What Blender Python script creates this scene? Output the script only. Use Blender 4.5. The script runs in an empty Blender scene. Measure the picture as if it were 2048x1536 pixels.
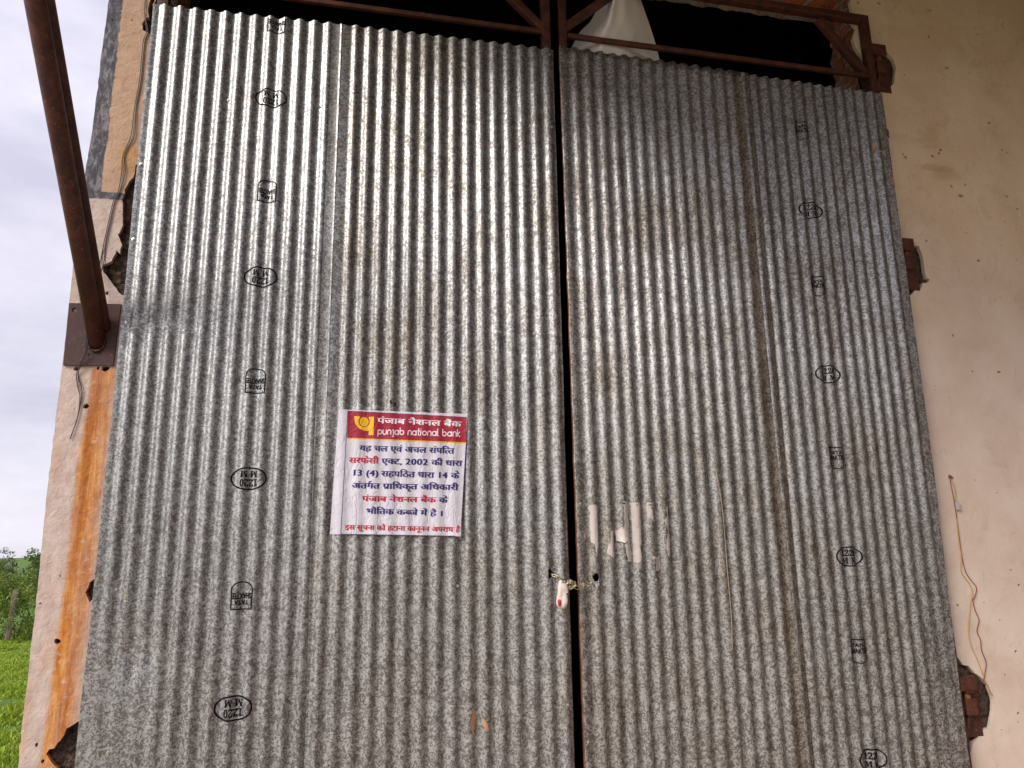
import bpy, bmesh, math, random
from mathutils import Vector, Matrix, noise
random.seed(7)
S = bpy.context.scene
COL = S.collection
PI = math.pi

# ------------------------------------------------------------------ camera
CAM = Vector((1.1049, -3.6413, 1.5))
CR = Vector((0.97748802, -0.21038661, -0.01595738))
CU = Vector((-0.03035919, -0.21509019, 0.97612219))
CW = Vector((0.20879532, 0.9536633, 0.21663525))
FPX = 1479.0
cd = bpy.data.cameras.new('camera'); cam = bpy.data.objects.new('camera', cd); COL.objects.link(cam)
cd.sensor_width = 36; cd.lens = FPX / 2048 * 36; cd.clip_start = .05; cd.clip_end = 4000
M = Matrix((CR, CU, -CW)).transposed().to_4x4(); M.translation = CAM
cam.matrix_world = M
S.camera = cam

def px(x, y, Y=0.0):
    """surveyed point: where the sight line of a photo point meets the plane at depth Y"""
    D = CW + CR * ((x - 1024) / FPX) - CU * ((y - 768) / FPX)
    t = (Y - CAM.y) / D.y
    return CAM + D * t

# ------------------------------------------------------------------ world, sun, exposure
SUN_EL, SUN_AZ = math.radians(34), math.radians(236)      # azimuth clockwise from +Y
w = bpy.data.worlds.new('World'); S.world = w; w.use_nodes = True
wn, wl = w.node_tree.nodes, w.node_tree.links
wn.clear()
wo = wn.new('ShaderNodeOutputWorld'); bg = wn.new('ShaderNodeBackground'); bg.inputs[1].default_value = .1
sky = wn.new('ShaderNodeTexSky'); sky.sky_type = 'NISHITA'; sky.sun_disc = False
sky.sun_elevation = SUN_EL; sky.sun_rotation = SUN_AZ; sky.dust_density = 2.0
tc = wn.new('ShaderNodeTexCoord')
mp = wn.new('ShaderNodeMapping'); mp.inputs['Scale'].default_value = (1, 1, 2.4)
nz = wn.new('ShaderNodeTexNoise'); nz.inputs['Scale'].default_value = 3.2; nz.inputs['Detail'].default_value = 7; nz.inputs['Roughness'].default_value = .55
rp = wn.new('ShaderNodeValToRGB')
rp.color_ramp.elements[0].position = .36; rp.color_ramp.elements[0].color = (.61, .59, .72, 1)
rp.color_ramp.elements[1].position = .62; rp.color_ramp.elements[1].color = (.88, .85, .95, 1)
cg = wn.new('ShaderNodeMix'); cg.data_type = 'RGBA'; cg.blend_type = 'MULTIPLY'; cg.inputs[0].default_value = 1
cg.inputs[7].default_value = (7.6, 7.6, 7.6, 1)
mx = wn.new('ShaderNodeMix'); mx.data_type = 'RGBA'; mx.inputs[0].default_value = .9
wl.new(tc.outputs['Generated'], mp.inputs[0]); wl.new(mp.outputs[0], nz.inputs['Vector']); wl.new(nz.outputs[0], rp.inputs[0])
wl.new(rp.outputs[0], cg.inputs[6]); wl.new(sky.outputs[0], mx.inputs[6]); wl.new(cg.outputs[2], mx.inputs[7])
# the cloud deck is brighter on the sun's side of the sky
sdv = wn.new('ShaderNodeVectorMath'); sdv.operation = 'DOT_PRODUCT'; sdv.inputs[1].default_value = (math.sin(SUN_AZ) * math.cos(.7), math.cos(SUN_AZ) * math.cos(.7), math.sin(.7))
smr = wn.new('ShaderNodeMapRange'); smr.interpolation_type = 'SMOOTHSTEP'; smr.inputs[1].default_value = -.1; smr.inputs[2].default_value = 1; smr.inputs[3].default_value = .96; smr.inputs[4].default_value = 1.5
gm_ = wn.new('ShaderNodeVectorMath'); gm_.operation = 'SCALE'
wl.new(tc.outputs['Generated'], sdv.inputs[0]); wl.new(sdv.outputs['Value'], smr.inputs[0]); wl.new(mx.outputs[2], gm_.inputs[0]); wl.new(smr.outputs[0], gm_.inputs[3])
wl.new(gm_.outputs[0], bg.inputs[0]); wl.new(bg.outputs[0], wo.inputs[0])
sd = bpy.data.lights.new('sun', 'SUN'); sd.energy = 2.0; sd.angle = math.radians(24); sd.color = (1, .95, .88)
so = bpy.data.objects.new('sun', sd); COL.objects.link(so)
sv = Vector((math.sin(SUN_AZ) * math.cos(SUN_EL), math.cos(SUN_AZ) * math.cos(SUN_EL), math.sin(SUN_EL)))
so.rotation_euler = sv.to_track_quat('Z', 'Y').to_euler(); so.location = sv * 30
S.view_settings.view_transform = 'Standard'; S.view_settings.look = 'None'
S.view_settings.gamma = 1; S.view_settings.exposure = 0.64

# ------------------------------------------------------------------ material helpers
class NT:
    def __init__(s, name):
        s.mat = bpy.data.materials.new(name); s.mat.use_nodes = True
        s.n = s.mat.node_tree.nodes; s.l = s.mat.node_tree.links
        s.b = s.n['Principled BSDF']
        s.pos = s.n.new('ShaderNodeTexCoord').outputs['Object']
    def put(s, sock, v):
        if isinstance(v, bpy.types.NodeSocket): s.l.new(v, sock)
        elif v is not None: sock.default_value = v
    def m(s, op, a, b=0.0, c=None, clamp=False):
        k = s.n.new('ShaderNodeMath'); k.operation = op; k.use_clamp = clamp
        s.put(k.inputs[0], a); s.put(k.inputs[1], b); s.put(k.inputs[2], c)
        return k.outputs[0]
    def step(s, v, lo, hi):
        k = s.n.new('ShaderNodeMapRange'); k.interpolation_type = 'SMOOTHSTEP'
        s.put(k.inputs[0], v); k.inputs[1].default_value = lo; k.inputs[2].default_value = hi
        return k.outputs[0]
    def map(s, scale=(1, 1, 1), vec=None):
        k = s.n.new('ShaderNodeMapping'); k.inputs['Scale'].default_value = scale
        s.l.new(vec or s.pos, k.inputs[0]); return k.outputs[0]
    def noise(s, scale, detail=3, rough=.55, dist=0, vec=None):
        k = s.n.new('ShaderNodeTexNoise'); k.inputs['Scale'].default_value = scale
        k.inputs['Detail'].default_value = detail; k.inputs['Roughness'].default_value = rough
        k.inputs['Distortion'].default_value = dist
        s.l.new(vec or s.pos, k.inputs['Vector']); return k.outputs[0]
    def voro(s, scale, vec=None, out=0, feature='F1'):
        k = s.n.new('ShaderNodeTexVoronoi'); k.feature = feature; k.inputs['Scale'].default_value = scale
        s.l.new(vec or s.pos, k.inputs['Vector']); return k.outputs[out]
    def mix(s, f, a, b, mode='MIX'):
        k = s.n.new('ShaderNodeMix'); k.data_type = 'RGBA'; k.blend_type = mode
        s.put(k.inputs[0], f)
        for q, v in ((6, a), (7, b)):
            if isinstance(v, tuple) and len(v) == 3: v = v + (1,)
            s.put(k.inputs[q], v)
        return k.outputs[2]
    def ramp(s, v, *st):
        k = s.n.new('ShaderNodeValToRGB'); e = k.color_ramp.elements
        while len(e) < len(st): e.new(.5)
        for q, (p, c) in enumerate(st):
            e[q].position = p; e[q].color = (c if isinstance(c, tuple) else (c, c, c)) + (1,)
        s.l.new(v, k.inputs[0]); return k.outputs[0]
    def xyz(s):
        k = s.n.new('ShaderNodeSeparateXYZ'); s.l.new(s.pos, k.inputs[0]); return k.outputs
    def bump(s, h, strength=.5, dist=.01, prev=None):
        k = s.n.new('ShaderNodeBump'); k.inputs['Strength'].default_value = strength; k.inputs['Distance'].default_value = dist
        s.l.new(h, k.inputs['Height'])
        if prev is not None: s.l.new(prev, k.inputs['Normal'])
        s.l.new(k.outputs[0], s.b.inputs['Normal']); return k.outputs[0]
    def done(s, col=None, rough=None, metal=None, spec=None):
        if isinstance(col, tuple) and len(col) == 3: col = col + (1,)
        s.put(s.b.inputs['Base Color'], col); s.put(s.b.inputs['Roughness'], rough)
        s.put(s.b.inputs['Metallic'], metal); s.put(s.b.inputs['Specular IOR Level'], spec)
        return s.mat

def simple(name, col, rough=.6, metal=0, var=.25, scale=20, bump=.2, bd=.002):
    t = NT(name); n = t.noise(scale, 5)
    c = t.mix(n, tuple(v * (1 - var) for v in col), tuple(min(1, v * (1 + var)) for v in col))
    if bump: t.bump(t.noise(scale * 4, 4), bump, bd)
    return t.done(c, rough, metal)

def galvanised(name, dirt, tint, seed, light=1.0, grime=None, warm=(1, 1, 1)):
    t = NT(name)
    k = t.n.new('ShaderNodeMapping'); k.inputs['Location'].default_value = (seed * 3.1, 0, seed * 1.7)
    t.l.new(t.pos, k.inputs[0]); v = k.outputs[0]
    a = t.m('ADD', t.m('MULTIPLY', t.noise(40, 2.0, .55, 2.4, v), .7), t.m('MULTIPLY', t.noise(21, 2, .5, 1.5, v), .3))
    b = t.noise(95, 2, .5, 1.2, v)
    fl = t.m('ADD', t.m('MULTIPLY', a, .62), t.m('MULTIPLY', b, .38))
    big = t.noise(2.3, 4, .6, .3, v)
    stre = t.noise(3, 3, .6, 0, t.map((9, 1, .55), v))
    fleck = t.step(fl, .44, .565)
    col = t.ramp(fleck, (0, tuple(.235 * light * q for q in (1, .96, .93))), (.5, tuple(.36 * light * q for q in (1, 1, 1))), (1, tuple(.55 * light * q for q in (.975, 1, 1))))
    dm = t.m('MULTIPLY', t.step(t.m('ADD', t.m('MULTIPLY', big, .55), t.m('MULTIPLY', stre, .45)), .42, .68), dirt)
    col = t.mix(dm, col, tint, 'MULTIPLY')
    # scattered little rust and dirt specks
    sp = t.m('MULTIPLY', t.step(t.noise(60, 1, .5, 0, v), .70, .76), .75)
    col = t.mix(sp, col, (.09, .06, .045))
    col = t.mix(1.0, col, warm, 'MULTIPLY')
    # slow drift in how far the zinc has dulled, and white bloom
    col = t.mix(t.m('MULTIPLY', t.step(t.noise(1.1, 3, .6, 0, t.map((1, 1, .5), v)), .42, .62), .30), col, (.70, .68, .64), 'MULTIPLY')
    col = t.mix(t.m('MULTIPLY', t.step(t.noise(5, 6, .75, .5, v), .60, .72), .28), col, (.52, .51, .48))
    if grime:       # a long brown grime mark along the sheet's lapped edge
        Xg = t.xyz()[0]; gk = t.m('MULTIPLY', t.step(t.m('ADD', Xg, t.m('MULTIPLY', t.noise(6, 4, .6, 0, t.map((1, 1, .4), v)), .05)), grime[0], grime[0] + .03), t.m('SUBTRACT', 1.0, t.step(Xg, grime[1], grime[1] + .02)))
        col = t.mix(t.m('MULTIPLY', gk, .8), col, (.62, .53, .43), 'MULTIPLY'); dm = t.m('MAXIMUM', dm, gk)
    rough = t.m('ADD', .355, t.m('MULTIPLY', t.m('SUBTRACT', 1.0, fleck), .15))
    rough = t.m('ADD', rough, t.m('MULTIPLY', dm, .14))
    n1 = t.bump(fl, .07, .003)
    t.bump(t.noise(4, 1, .5, 0, v), .05, .01, n1)
    return t.done(col, rough, t.m('SUBTRACT', .95, t.m('MULTIPLY', fleck, .40)))

M_galv = [galvanised('galvanised_steel_bright', .35, (.80, .76, .72), 1, .92),
          galvanised('galvanised_steel_worn', .75, (.72, .62, .50), 2, .80, None, (1, .985, .965)),
          galvanised('galvanised_steel_dull', .85, (.70, .61, .50), 3, .90, (3.325, 3.46), (1, .975, .945)),
          galvanised('galvanised_steel_aged', .80, (.74, .66, .57), 4, .84, None, (1, .98, .955)),
          galvanised('galvanised_steel_lower', .6, (.78, .70, .60), 5, .95, None, (1, .995, .985))]

def rusty(name, c0, c1, rough=.6):
    t = NT(name); n = t.noise(14, 6, .65, .5)
    c = t.mix(t.step(n, .35, .7), c0, c1)
    c = t.mix(t.m('MULTIPLY', t.step(t.noise(120, 2), .66, .74), .5), c, (.42, .34, .28))
    t.bump(t.noise(70, 4), .3, .003)
    return t.done(c, rough, 0, .35)
M_frame = rusty('red_oxide_paint', (.055, .019, .012), (.115, .037, .020))
M_strut = rusty('red_oxide_pipe', (.045, .016, .012), (.115, .036, .022), .55)
M_plate = rusty('dark_oxide_plate', (.055, .026, .024), (.082, .036, .030))
M_rust = rusty('bare_rust', (.12, .035, .014), (.30, .11, .045), .8)
M_ink = simple('stamp_ink', (.007, .006, .008), .8, 0, .2, 60, 0); M_ink.node_tree.nodes['Principled BSDF'].inputs['Specular IOR Level'].default_value = .08
M_screw = simple('zinc_screw', (.62, .58, .50), .3, .9, .2, 90, .1)
M_dark = simple('black_void_paint', (.012, .011, .011), .9, 0, .3, 4, 0)

# plaster: cream wall, peach field with grey trim on the pier, rust run-off
WY = .07                                             # front face of the wall
def plaster():
    t = NT('painted_plaster'); X, Y, Z = t.xyz()
    n1 = t.noise(3.2, 5, .6); n2 = t.noise(17, 5, .6); n3 = t.noise(1.1, 3)
    up = t.step(t.m('ADD', Z, t.m('MULTIPLY', t.m('SUBTRACT', t.noise(.9, 5, .6), .5), 1.6)), 2.3, 3.9)  # yellower higher up: warm bounce light put into the wall colour
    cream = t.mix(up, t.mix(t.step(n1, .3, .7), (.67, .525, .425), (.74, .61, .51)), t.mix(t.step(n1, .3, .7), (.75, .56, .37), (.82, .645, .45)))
    cream = t.mix(t.m('MULTIPLY', t.step(t.noise(2.2, 6, .7, .8, t.map((1, 1, 2.2))), .56, .74), .35), cream, (.47, .34, .24))
    scr = t.m('MULTIPLY', t.step(t.noise(9, 2, .5, 2.5, t.map((5, 1, 1))), .67, .71), .30)
    cream = t.mix(scr, cream, (.36, .27, .20))
    # yellowish smears high on the right wall
    sm = t.m('MULTIPLY', t.step(t.noise(4.2, 5, .7, .6), .60, .68), .22)
    cream = t.mix(sm, cream, (.55, .34, .18))
    for bx, by, rx, rz in ((1862, 272, .10, .12), (1893, 348, .13, .06), (1868, 335, .16, .03)):
        c0 = px(bx, by, WY); q1 = t.m('DIVIDE', t.m('SUBTRACT', X, c0.x), rx); q2 = t.m('DIVIDE', t.m('SUBTRACT', Z, c0.z), rz)
        rr_ = t.m('ADD', t.m('SQRT', t.m('ADD', t.m('MULTIPLY', q1, q1), t.m('MULTIPLY', q2, q2))), t.m('MULTIPLY', t.m('SUBTRACT', t.noise(13, 5, .7), .5), 2.2))
        cream = t.mix(t.m('MULTIPLY', t.m('SUBTRACT', 1.0, t.step(rr_, .3, 1.2)), .32), cream, (.46, .24, .11))
    pink = t.mix(t.step(n2, .3, .7), (.51, .40, .34), (.62, .50, .43))
    pink = t.mix(t.m('MULTIPLY', t.step(t.noise(6, 4, .6, .4, t.map((3, 1, .6))), .52, .72), .5), pink, (.60, .37, .25))
    peach = t.mix(t.step(n2, .3, .7), (.46, .30, .20), (.54, .365, .25))
    pier = t.mix(t.step(t.m('ADD', Z, t.m('MULTIPLY', n2, .015)), 3.238, 3.244), pink, peach)
    xj = t.m('ADD', X, t.m('MULTIPLY', t.m('SUBTRACT', n2, .5), .03))
    zj = t.m('ADD', Z, t.m('MULTIPLY', t.m('SUBTRACT', n2, .5), .02))
    edge = t.m('MULTIPLY', t.m('SUBTRACT', 1.0, t.step(xj, -.150, -.142)), t.step(Z, 3.22, 3.23))
    band = t.m('MULTIPLY', t.step(zj, 3.212, 3.218), t.m('SUBTRACT', 1.0, t.step(zj, 3.252, 3.258)))
    trim = t.m('MAXIMUM', edge, band)
    trim = t.m('MULTIPLY', trim, t.m('SUBTRACT', 1.0, t.m('MULTIPLY', t.step(t.noise(38, 5, .7),   .56, .74), .35)))
    pier = t.mix(trim, pier, t.mix(t.step(t.noise(24, 6, .75, .6, t.map((2, 1, .7))), .42, .70), (.075, .075, .092), (.30, .28, .29)))
    # orange lime patch by the sheet edge
    ob = t.m('MULTIPLY', t.step(xj, -.085, -.065), t.m('MULTIPLY', t.step(zj, 3.34, 3.36), t.m('SUBTRACT', 1.0, t.step(zj, 3.50, 3.52))))
    ob = t.m('MULTIPLY', ob, t.step(t.noise(15, 5, .7, .6), .42, .56))
    pier = t.mix(ob, pier, (.56, .29, .085))
    # rust run-off below the steel plate
    zt, zb = 2.36, .70
    xl = t.m('ADD', -.098, t.m('MULTIPLY', t.m('SUBTRACT', zt, Z), RL))
    dx = t.m('SUBTRACT', t.m('ADD', X, t.m('MULTIPLY', t.m('SUBTRACT', t.noise(7, 4, .6, 0, t.map((2, 1, .5))), .5), .045)), xl)
    fade = t.m('MULTIPLY', t.step(dx, -.020, .010), t.m('SUBTRACT', 1.0, t.step(dx, .062, .150)))
    fade = t.m('MULTIPLY', fade, t.m('SUBTRACT', 1.0, t.step(Z, 2.352, 2.360)))
    stk = t.m('ADD', t.m('MULTIPLY', t.noise(9, 6, .7, .5, t.map((4, 1, .40))), .6), t.m('MULTIPLY', t.noise(16, 6, .7), .4))
    rc = t.ramp(stk, (.34, (.28, .075, .012)), (.45, (.46, .145, .018)), (.56, (.63, .26, .045)), (.70, (.76, .45, .20)))
    dk = t.m('MULTIPLY', t.m('MULTIPLY', t.step(dx, .0, .02), t.m('SUBTRACT', 1.0, t.step(dx, .025, .06))), t.step(Z, .9, 2.0))
    rc = t.mix(t.m('MULTIPLY', t.step(t.noise(34, 5, .7), .56, .70), .45), rc, (.80, .62, .46))
    rc = t.mix(t.m('MULTIPLY', t.step(t.noise(21, 5, .7, .8), .60, .72), .5), rc, (.30, .10, .025))
    rc = t.mix(t.m('MULTIPLY', dk, .65), rc, (.30, .075, .010))
    fade = t.m('MULTIPLY', fade, t.m('ADD', .76, t.m('MULTIPLY', t.step(t.noise(8, 6, .7, .4, t.map((5, 1, .3))), .36, .56), .24)))
    pier = t.mix(t.m('MULTIPLY', fade, .97), pier, rc)
    pier = t.mix(t.m('MULTIPLY', t.step(t.noise(13, 6, .75, 1.0, t.map((1, 1, .7))), .56, .70), .5), pier, (.40, .30, .24))
    col = t.mix(t.m('LESS_THAN', X, .6), cream, pier)
    # fine dark pits
    pit = t.m('MULTIPLY', t.step(t.noise(48, 2, .5), .715, .745), t.step(n3, .45, .55))
    col = t.mix(t.m('MULTIPLY', pit, .4), col, (.16, .09, .06))
    # hairline cracks
    ck = t.voro(1.4, t.map((1, 1, .8), None), 0, 'DISTANCE_TO_EDGE')
    kd = t.n.new('ShaderNodeTexVoronoi'); kd.feature = 'DISTANCE_TO_EDGE'; kd.inputs['Scale'].default_value = 1.5
    wv = t.n.new('ShaderNodeVectorMath'); wv.operation = 'ADD'
    nn = t.n.new('ShaderNodeTexNoise'); nn.inputs['Scale'].default_value = 5; nn.inputs['Detail'].default_value = 5
    t.l.new(t.pos, nn.inputs['Vector']); ms = t.n.new('ShaderNodeVectorMath'); ms.operation = 'SCALE'; ms.inputs[3].default_value = .35
    t.l.new(nn.outputs[1], ms.inputs[0]); t.l.new(t.pos, wv.inputs[0]); t.l.new(ms.outputs[0], wv.inputs[1]); t.l.new(wv.outputs[0], kd.inputs['Vector'])
    crack = t.m('MULTIPLY', t.m('SUBTRACT', 1.0, t.step(kd.outputs[0], .0, .0035)), t.step(t.noise(2.0, 2), .5, .56))
    col = t.mix(t.m('MULTIPLY', crack, .14), col, (.20, .13, .09))
    rough_amt = t.m('LESS_THAN', X, .6)
    gr = t.m('MULTIPLY', t.step(t.noise(3.1, 6, .7, .4, t.map((1, 1, .8))), .50, .70), .22)
    col = t.mix(gr, col, (.52, .42, .33), 'MULTIPLY')
    h = t.m('ADD', t.m('MULTIPLY', n1, .6), t.m('MULTIPLY', t.noise(26, 6, .6, .6), t.m('ADD', .12, t.m('MULTIPLY', rough_amt, .6))))
    h = t.m('SUBTRACT', h, t.m('MULTIPLY', crack, .08)); h = t.m('SUBTRACT', h, t.m('MULTIPLY', pit, .4))
    t.bump(h, .5, .02)
    return t.done(col, .85, 0, .25)
RL = (px(62, 1500, WY).x - px(163, 740, WY).x) / (px(163, 740, WY).z - px(62, 1500, WY).z)
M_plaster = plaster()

def brickmat():
    t = NT('old_brick'); X, Y, Z = t.xyz()
    c = t.n.new('ShaderNodeCombineXYZ'); wob = t.m('MULTIPLY', t.m('SUBTRACT', t.noise(11, 4, .6), .5), .07)
    t.l.new(t.m('ADD', t.m('ADD', X, Y), wob), c.inputs[0]); t.l.new(t.m('ADD', t.m('ADD', Z, wob), t.m('MULTIPLY', Y, .2)), c.inputs[1])
    b = t.n.new('ShaderNodeTexBrick'); t.l.new(c.outputs[0], b.inputs['Vector'])
    b.inputs['Scale'].default_value = 1; b.inputs['Brick Width'].default_value = .23; b.inputs['Row Height'].default_value = .085
    b.inputs['Mortar Size'].default_value = .017; b.inputs['Mortar Smooth'].default_value = .3
    b.inputs['Color1'].default_value = (.46, .13, .05, 1); b.inputs['Color2'].default_value = (.36, .11, .05, 1); b.inputs['Mortar'].default_value = (.34, .29, .24, 1)
    col = t.mix(t.step(t.noise(8, 6, .7, .9), .48, .60), b.outputs[0], (.25, .18, .125))
    col = t.mix(t.m('MULTIPLY', t.step(t.noise(24, 4), .58, .7), .7), col, (.07, .05, .04))
    t.bump(t.m('ADD', t.noise(22, 6, .7), t.m('MULTIPLY', b.outputs[1], -.4)), .8, .02)
    return t.done(col, .9, 0, .2)
M_brick = brickmat()
def rubblemat():
    t = NT('broken_plaster'); n = t.noise(30, 6, .75, .8); k = t.voro(34, None, 0)
    c = t.ramp(n, (.32, (.05, .034, .026)), (.5, (.17, .115, .085)), (.68, (.30, .225, .175)))
    c = t.mix(t.m('MULTIPLY', t.step(k, .35, .7), .6), c, (.06, .042, .034))
    t.bump(t.m('ADD', t.noise(45, 6, .75), t.m('MULTIPLY', k, .8)), 1.0, .03); return t.done(c, .95, 0, .15)
M_rubble = rubblemat()

# ------------------------------------------------------------------ object helpers
def link(o, parent=None):
    COL.objects.link(o)
    if parent is not None: o.parent = parent
    return o
def obj(name, bm, mat, parent=None, smooth=False):
    me = bpy.data.meshes.new(name); bm.to_mesh(me); bm.free()
    for p in me.polygons: p.use_smooth = smooth
    if mat: me.materials.append(mat)
    return link(bpy.data.objects.new(name, me), parent)
def thing(name, label, cat, group=None):
    o = bpy.data.objects.new(name, None); COL.objects.link(o); o.empty_display_size = .1
    o['label'] = label; o['category'] = cat
    if group: o['group'] = group
    return o
def tag(o, label, cat, group=None):
    o['label'] = label; o['category'] = cat
    if group: o['group'] = group
    return o
def box(bm, x0, x1, y0, y1, z0, z1):
    v = [bm.verts.new((x, y, z)) for x in (x0, x1) for y in (y0, y1) for z in (z0, z1)]
    for f in ((0, 1, 3, 2), (4, 6, 7, 5), (0, 4, 5, 1), (2, 3, 7, 6), (0, 2, 6, 4), (1, 5, 7, 3)):
        bm.faces.new([v[i] for i in f])
def bar(bm, a, b, w_, d_, up=Vector((0, 1, 0))):
    """square tube from a to b, w_ across, d_ along up"""
    a, b = Vector(a), Vector(b); d = (b - a).normalized(); s = d.cross(up).normalized(); u = s.cross(d)
    v = []
    for p in (a, b):
        for i, j in ((-1, -1), (1, -1), (1, 1), (-1, 1)): v.append(bm.verts.new(p + s * (i * w_ / 2) + u * (j * d_ / 2)))
    for i in range(4): bm.faces.new((v[i], v[(i + 1) % 4], v[4 + (i + 1) % 4], v[4 + i]))
    bm.faces.new(v[3::-1]); bm.faces.new(v[4:])
def soften(bm, off=.002):
    bmesh.ops.recalc_face_normals(bm, faces=bm.faces)
    bmesh.ops.bevel(bm, geom=bm.edges[:], offset=off, segments=2, affect='EDGES', profile=.6)
def tube(bm, pts, r, seg=8, closed=False, taper=None):
    pts = [Vector(p) for p in pts]; n = len(pts); rings = []
    ref = None
    for i, p in enumerate(pts):
        a = pts[i - 1] if (i > 0 or closed) else p; b = pts[(i + 1) % n] if (i < n - 1 or closed) else p
        d = (b - a).normalized()
        if ref is None:
            ref = d.orthogonal().normalized()
        ref = (ref - d * ref.dot(d)).normalized(); s = d.cross(ref)
        rr = r if taper is None else r * taper(i / max(1, n - 1))
        rings.append([bm.verts.new(p + (ref * math.cos(2 * PI * k / seg) + s * math.sin(2 * PI * k / seg)) * rr) for k in range(seg)])
    for i in range(n if closed else n - 1):
        A, B = rings[i], rings[(i + 1) % n]
        for k in range(seg): bm.faces.new((A[k], A[(k + 1) % seg], B[(k + 1) % seg], B[k]))
    if not closed:
        bm.faces.new(rings[0][::-1]); bm.faces.new(rings[-1])
def spline(pts, n=8):
    """Catmull-Rom through the points"""
    P = [Vector(p) for p in pts]; out = []
    for i in range(len(P) - 1):
        p0, p1, p2, p3 = P[max(0, i - 1)], P[i], P[i + 1], P[min(len(P) - 1, i + 2)]
        for k in range(n):
            t = k / n
            out.append(.5 * ((2 * p1) + (p2 - p0) * t + (2 * p0 - 5 * p1 + 4 * p2 - p3) * t * t + (3 * p1 - p0 - 3 * p2 + p3) * t ** 3))
    out.append(P[-1]); return out
def sst(a, b, x):
    t = max(0, min(1, (x - a) / (b - a))); return t * t * (3 - 2 * t)
def nz1(*p): return noise.noise(Vector(p))
def curve_fill(loops, depth=0):
    """filled 2-D outline (first loop outside, others holes) -> bmesh in the xy plane"""
    cu = bpy.data.curves.new('outline', 'CURVE'); cu.dimensions = '2D'; cu.fill_mode = 'BOTH'; cu.extrude = depth
    for lp in loops:
        s = cu.splines.new('POLY'); s.points.add(len(lp) - 1); s.use_cyclic_u = True
        for q, (x, y) in zip(s.points, lp): q.co = (x, y, 0, 1)
    o = bpy.data.objects.new('outline', cu); COL.objects.link(o)
    me = o.evaluated_get(bpy.context.evaluated_depsgraph_get()).to_mesh()
    bm = bmesh.new(); bm.from_mesh(me)
    bpy.data.objects.remove(o); bpy.data.curves.remove(cu)
    return bm
def jag(pts, amp, step, seed=0, closed=True):
    """break a polyline into short uneven pieces"""
    out = []; n = len(pts)
    for i in range(n if closed else n - 1):
        a, b = Vector(pts[i] + (0,)), Vector(pts[(i + 1) % n] + (0,)); L = (b - a).length; k = max(1, int(L / step))
        d = (b - a).normalized(); s = Vector((-d.y, d.x, 0))
        for q in range(k):
            p = a + (b - a) * (q / k)
            if q > 0 or True: p = p + s * amp * (nz1(p.x * 31 + seed, p.y * 31, 3) + .6 * nz1(p.x * 90, p.y * 90 + seed, 7))
            out.append((p.x, p.y))
    if not closed: out.append(pts[-1])
    return out
def slice_x(bm, step):
    xs = [v.co.x for v in bm.verts]; x = math.ceil(min(xs) / step) * step
    while x < max(xs):
        bmesh.ops.bisect_plane(bm, geom=bm.verts[:] + bm.edges[:] + bm.faces[:], plane_co=(x, 0, 0), plane_no=(1, 0, 0)); x += step

# ------------------------------------------------------------------ corrugated sheets
P = .0762
TOPL = {1:(329.8,10),2:(362,13),3:(392,16),4:(422.6,20.5),5:(452.9,25),6:(483,29),7:(512.4,31),8:(541.7,34),9:(571,37),10:(601.3,40.5),11:(630.6,44),12:(659,48),15:(740,56),16:(769,59),17:(797,62.5),18:(825,65.5),19:(853,70),20:(881,75),21:(909,74),22:(936,77),23:(962,81),24:(989,84.5),25:(1017,88),26:(1044,91),27:(1070,93),28:(1095,97)}
TOPR = {0:(1123,91),1:(1151,92),2:(1176,95),3:(1200.6,99),4:(1226,103.5),5:(1250,108),6:(1273.8,112),7:(1299,115.5),8:(1322.7,120),9:(1346,124),10:(1369.5,128.5),11:(1393,131),12:(1417,134),13:(1441.8,137.5),15:(1487.7,145),16:(1510,149),17:(1532,153),18:(1555.5,155.5),19:(1578.7,157.5),20:(1600,161.5),21:(1622,165.5),22:(1642,169.5),23:(1663,173.5),24:(1682.5,176),25:(1703,180),26:(1724,184.5),27:(1745,188)}
BOTL = {3:274.5,4:309.7,5:345,6:383,7:422,8:460,9:498,10:535,11:571.8,13:637,14:672,15:709.5,16:743.6,17:777.8,18:813,19:848,20:881,21:914.6,22:948.8,23:982,24:1014,25:1046.5,26:1079.7,27:1113}
BOTR = {0:1183,1:1218,2:1248,3:1279,4:1309,5:1336.6,6:1366,7:1397,8:1426.5,9:1456,10:1487,11:1513,12:1540,13:1571,14:1600,16:1648,17:1675,18:1704,19:1729.6,20:1755.5,21:1779.4,22:1807,23:1832,24:1855,25:1879,26:1905}
def crests(top, bot, x0):
    rt = {k: px(x, y, -.009).x - (x0 + k * P) for k, (x, y) in top.items()}
    rb = {k: px(x, 1520, -.002).x - .27 * P - (x0 + k * P) for k, x in bot.items()}
    def full(r):
        ks = sorted(r); o = {}
        for k in range(-2, 32):
            if k in r: o[k] = r[k]
            elif k < ks[0]: o[k] = r[ks[0]]
            elif k > ks[-1]: o[k] = r[ks[-1]]
            else:
                a = max(q for q in ks if q < k); b = min(q for q in ks if q > k); o[k] = r[a] + (r[b] - r[a]) * (k - a) / (b - a)
        s = {k: (o.get(k - 1, o[k]) + 2 * o[k] + o.get(k + 1, o[k])) / 4 for k in o}
        return s
    return full(rt), full(rb), x0
GL = crests(TOPL, BOTL, 0.0)
GR = crests(TOPR, BOTR, (29.02 + .4575) * P)
ZT, ZB = 4.32, .66
def uX(g, u, Z):
    k = math.floor(u); f = u - k; t = (ZT - Z) / (ZT - ZB)
    k = max(-2, min(30, k))
    a = g[0][k] * (1 - t) + g[1][k] * t; b = g[0][min(31, k + 1)] * (1 - t) + g[1][min(31, k + 1)] * t
    return g[2] + u * P + a * (1 - f) + b * f
def Xu(g, X, Z):
    u = (X - g[2]) / P
    for _ in range(4): u += (X - uX(g, u, Z)) / P
    return u
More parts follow.
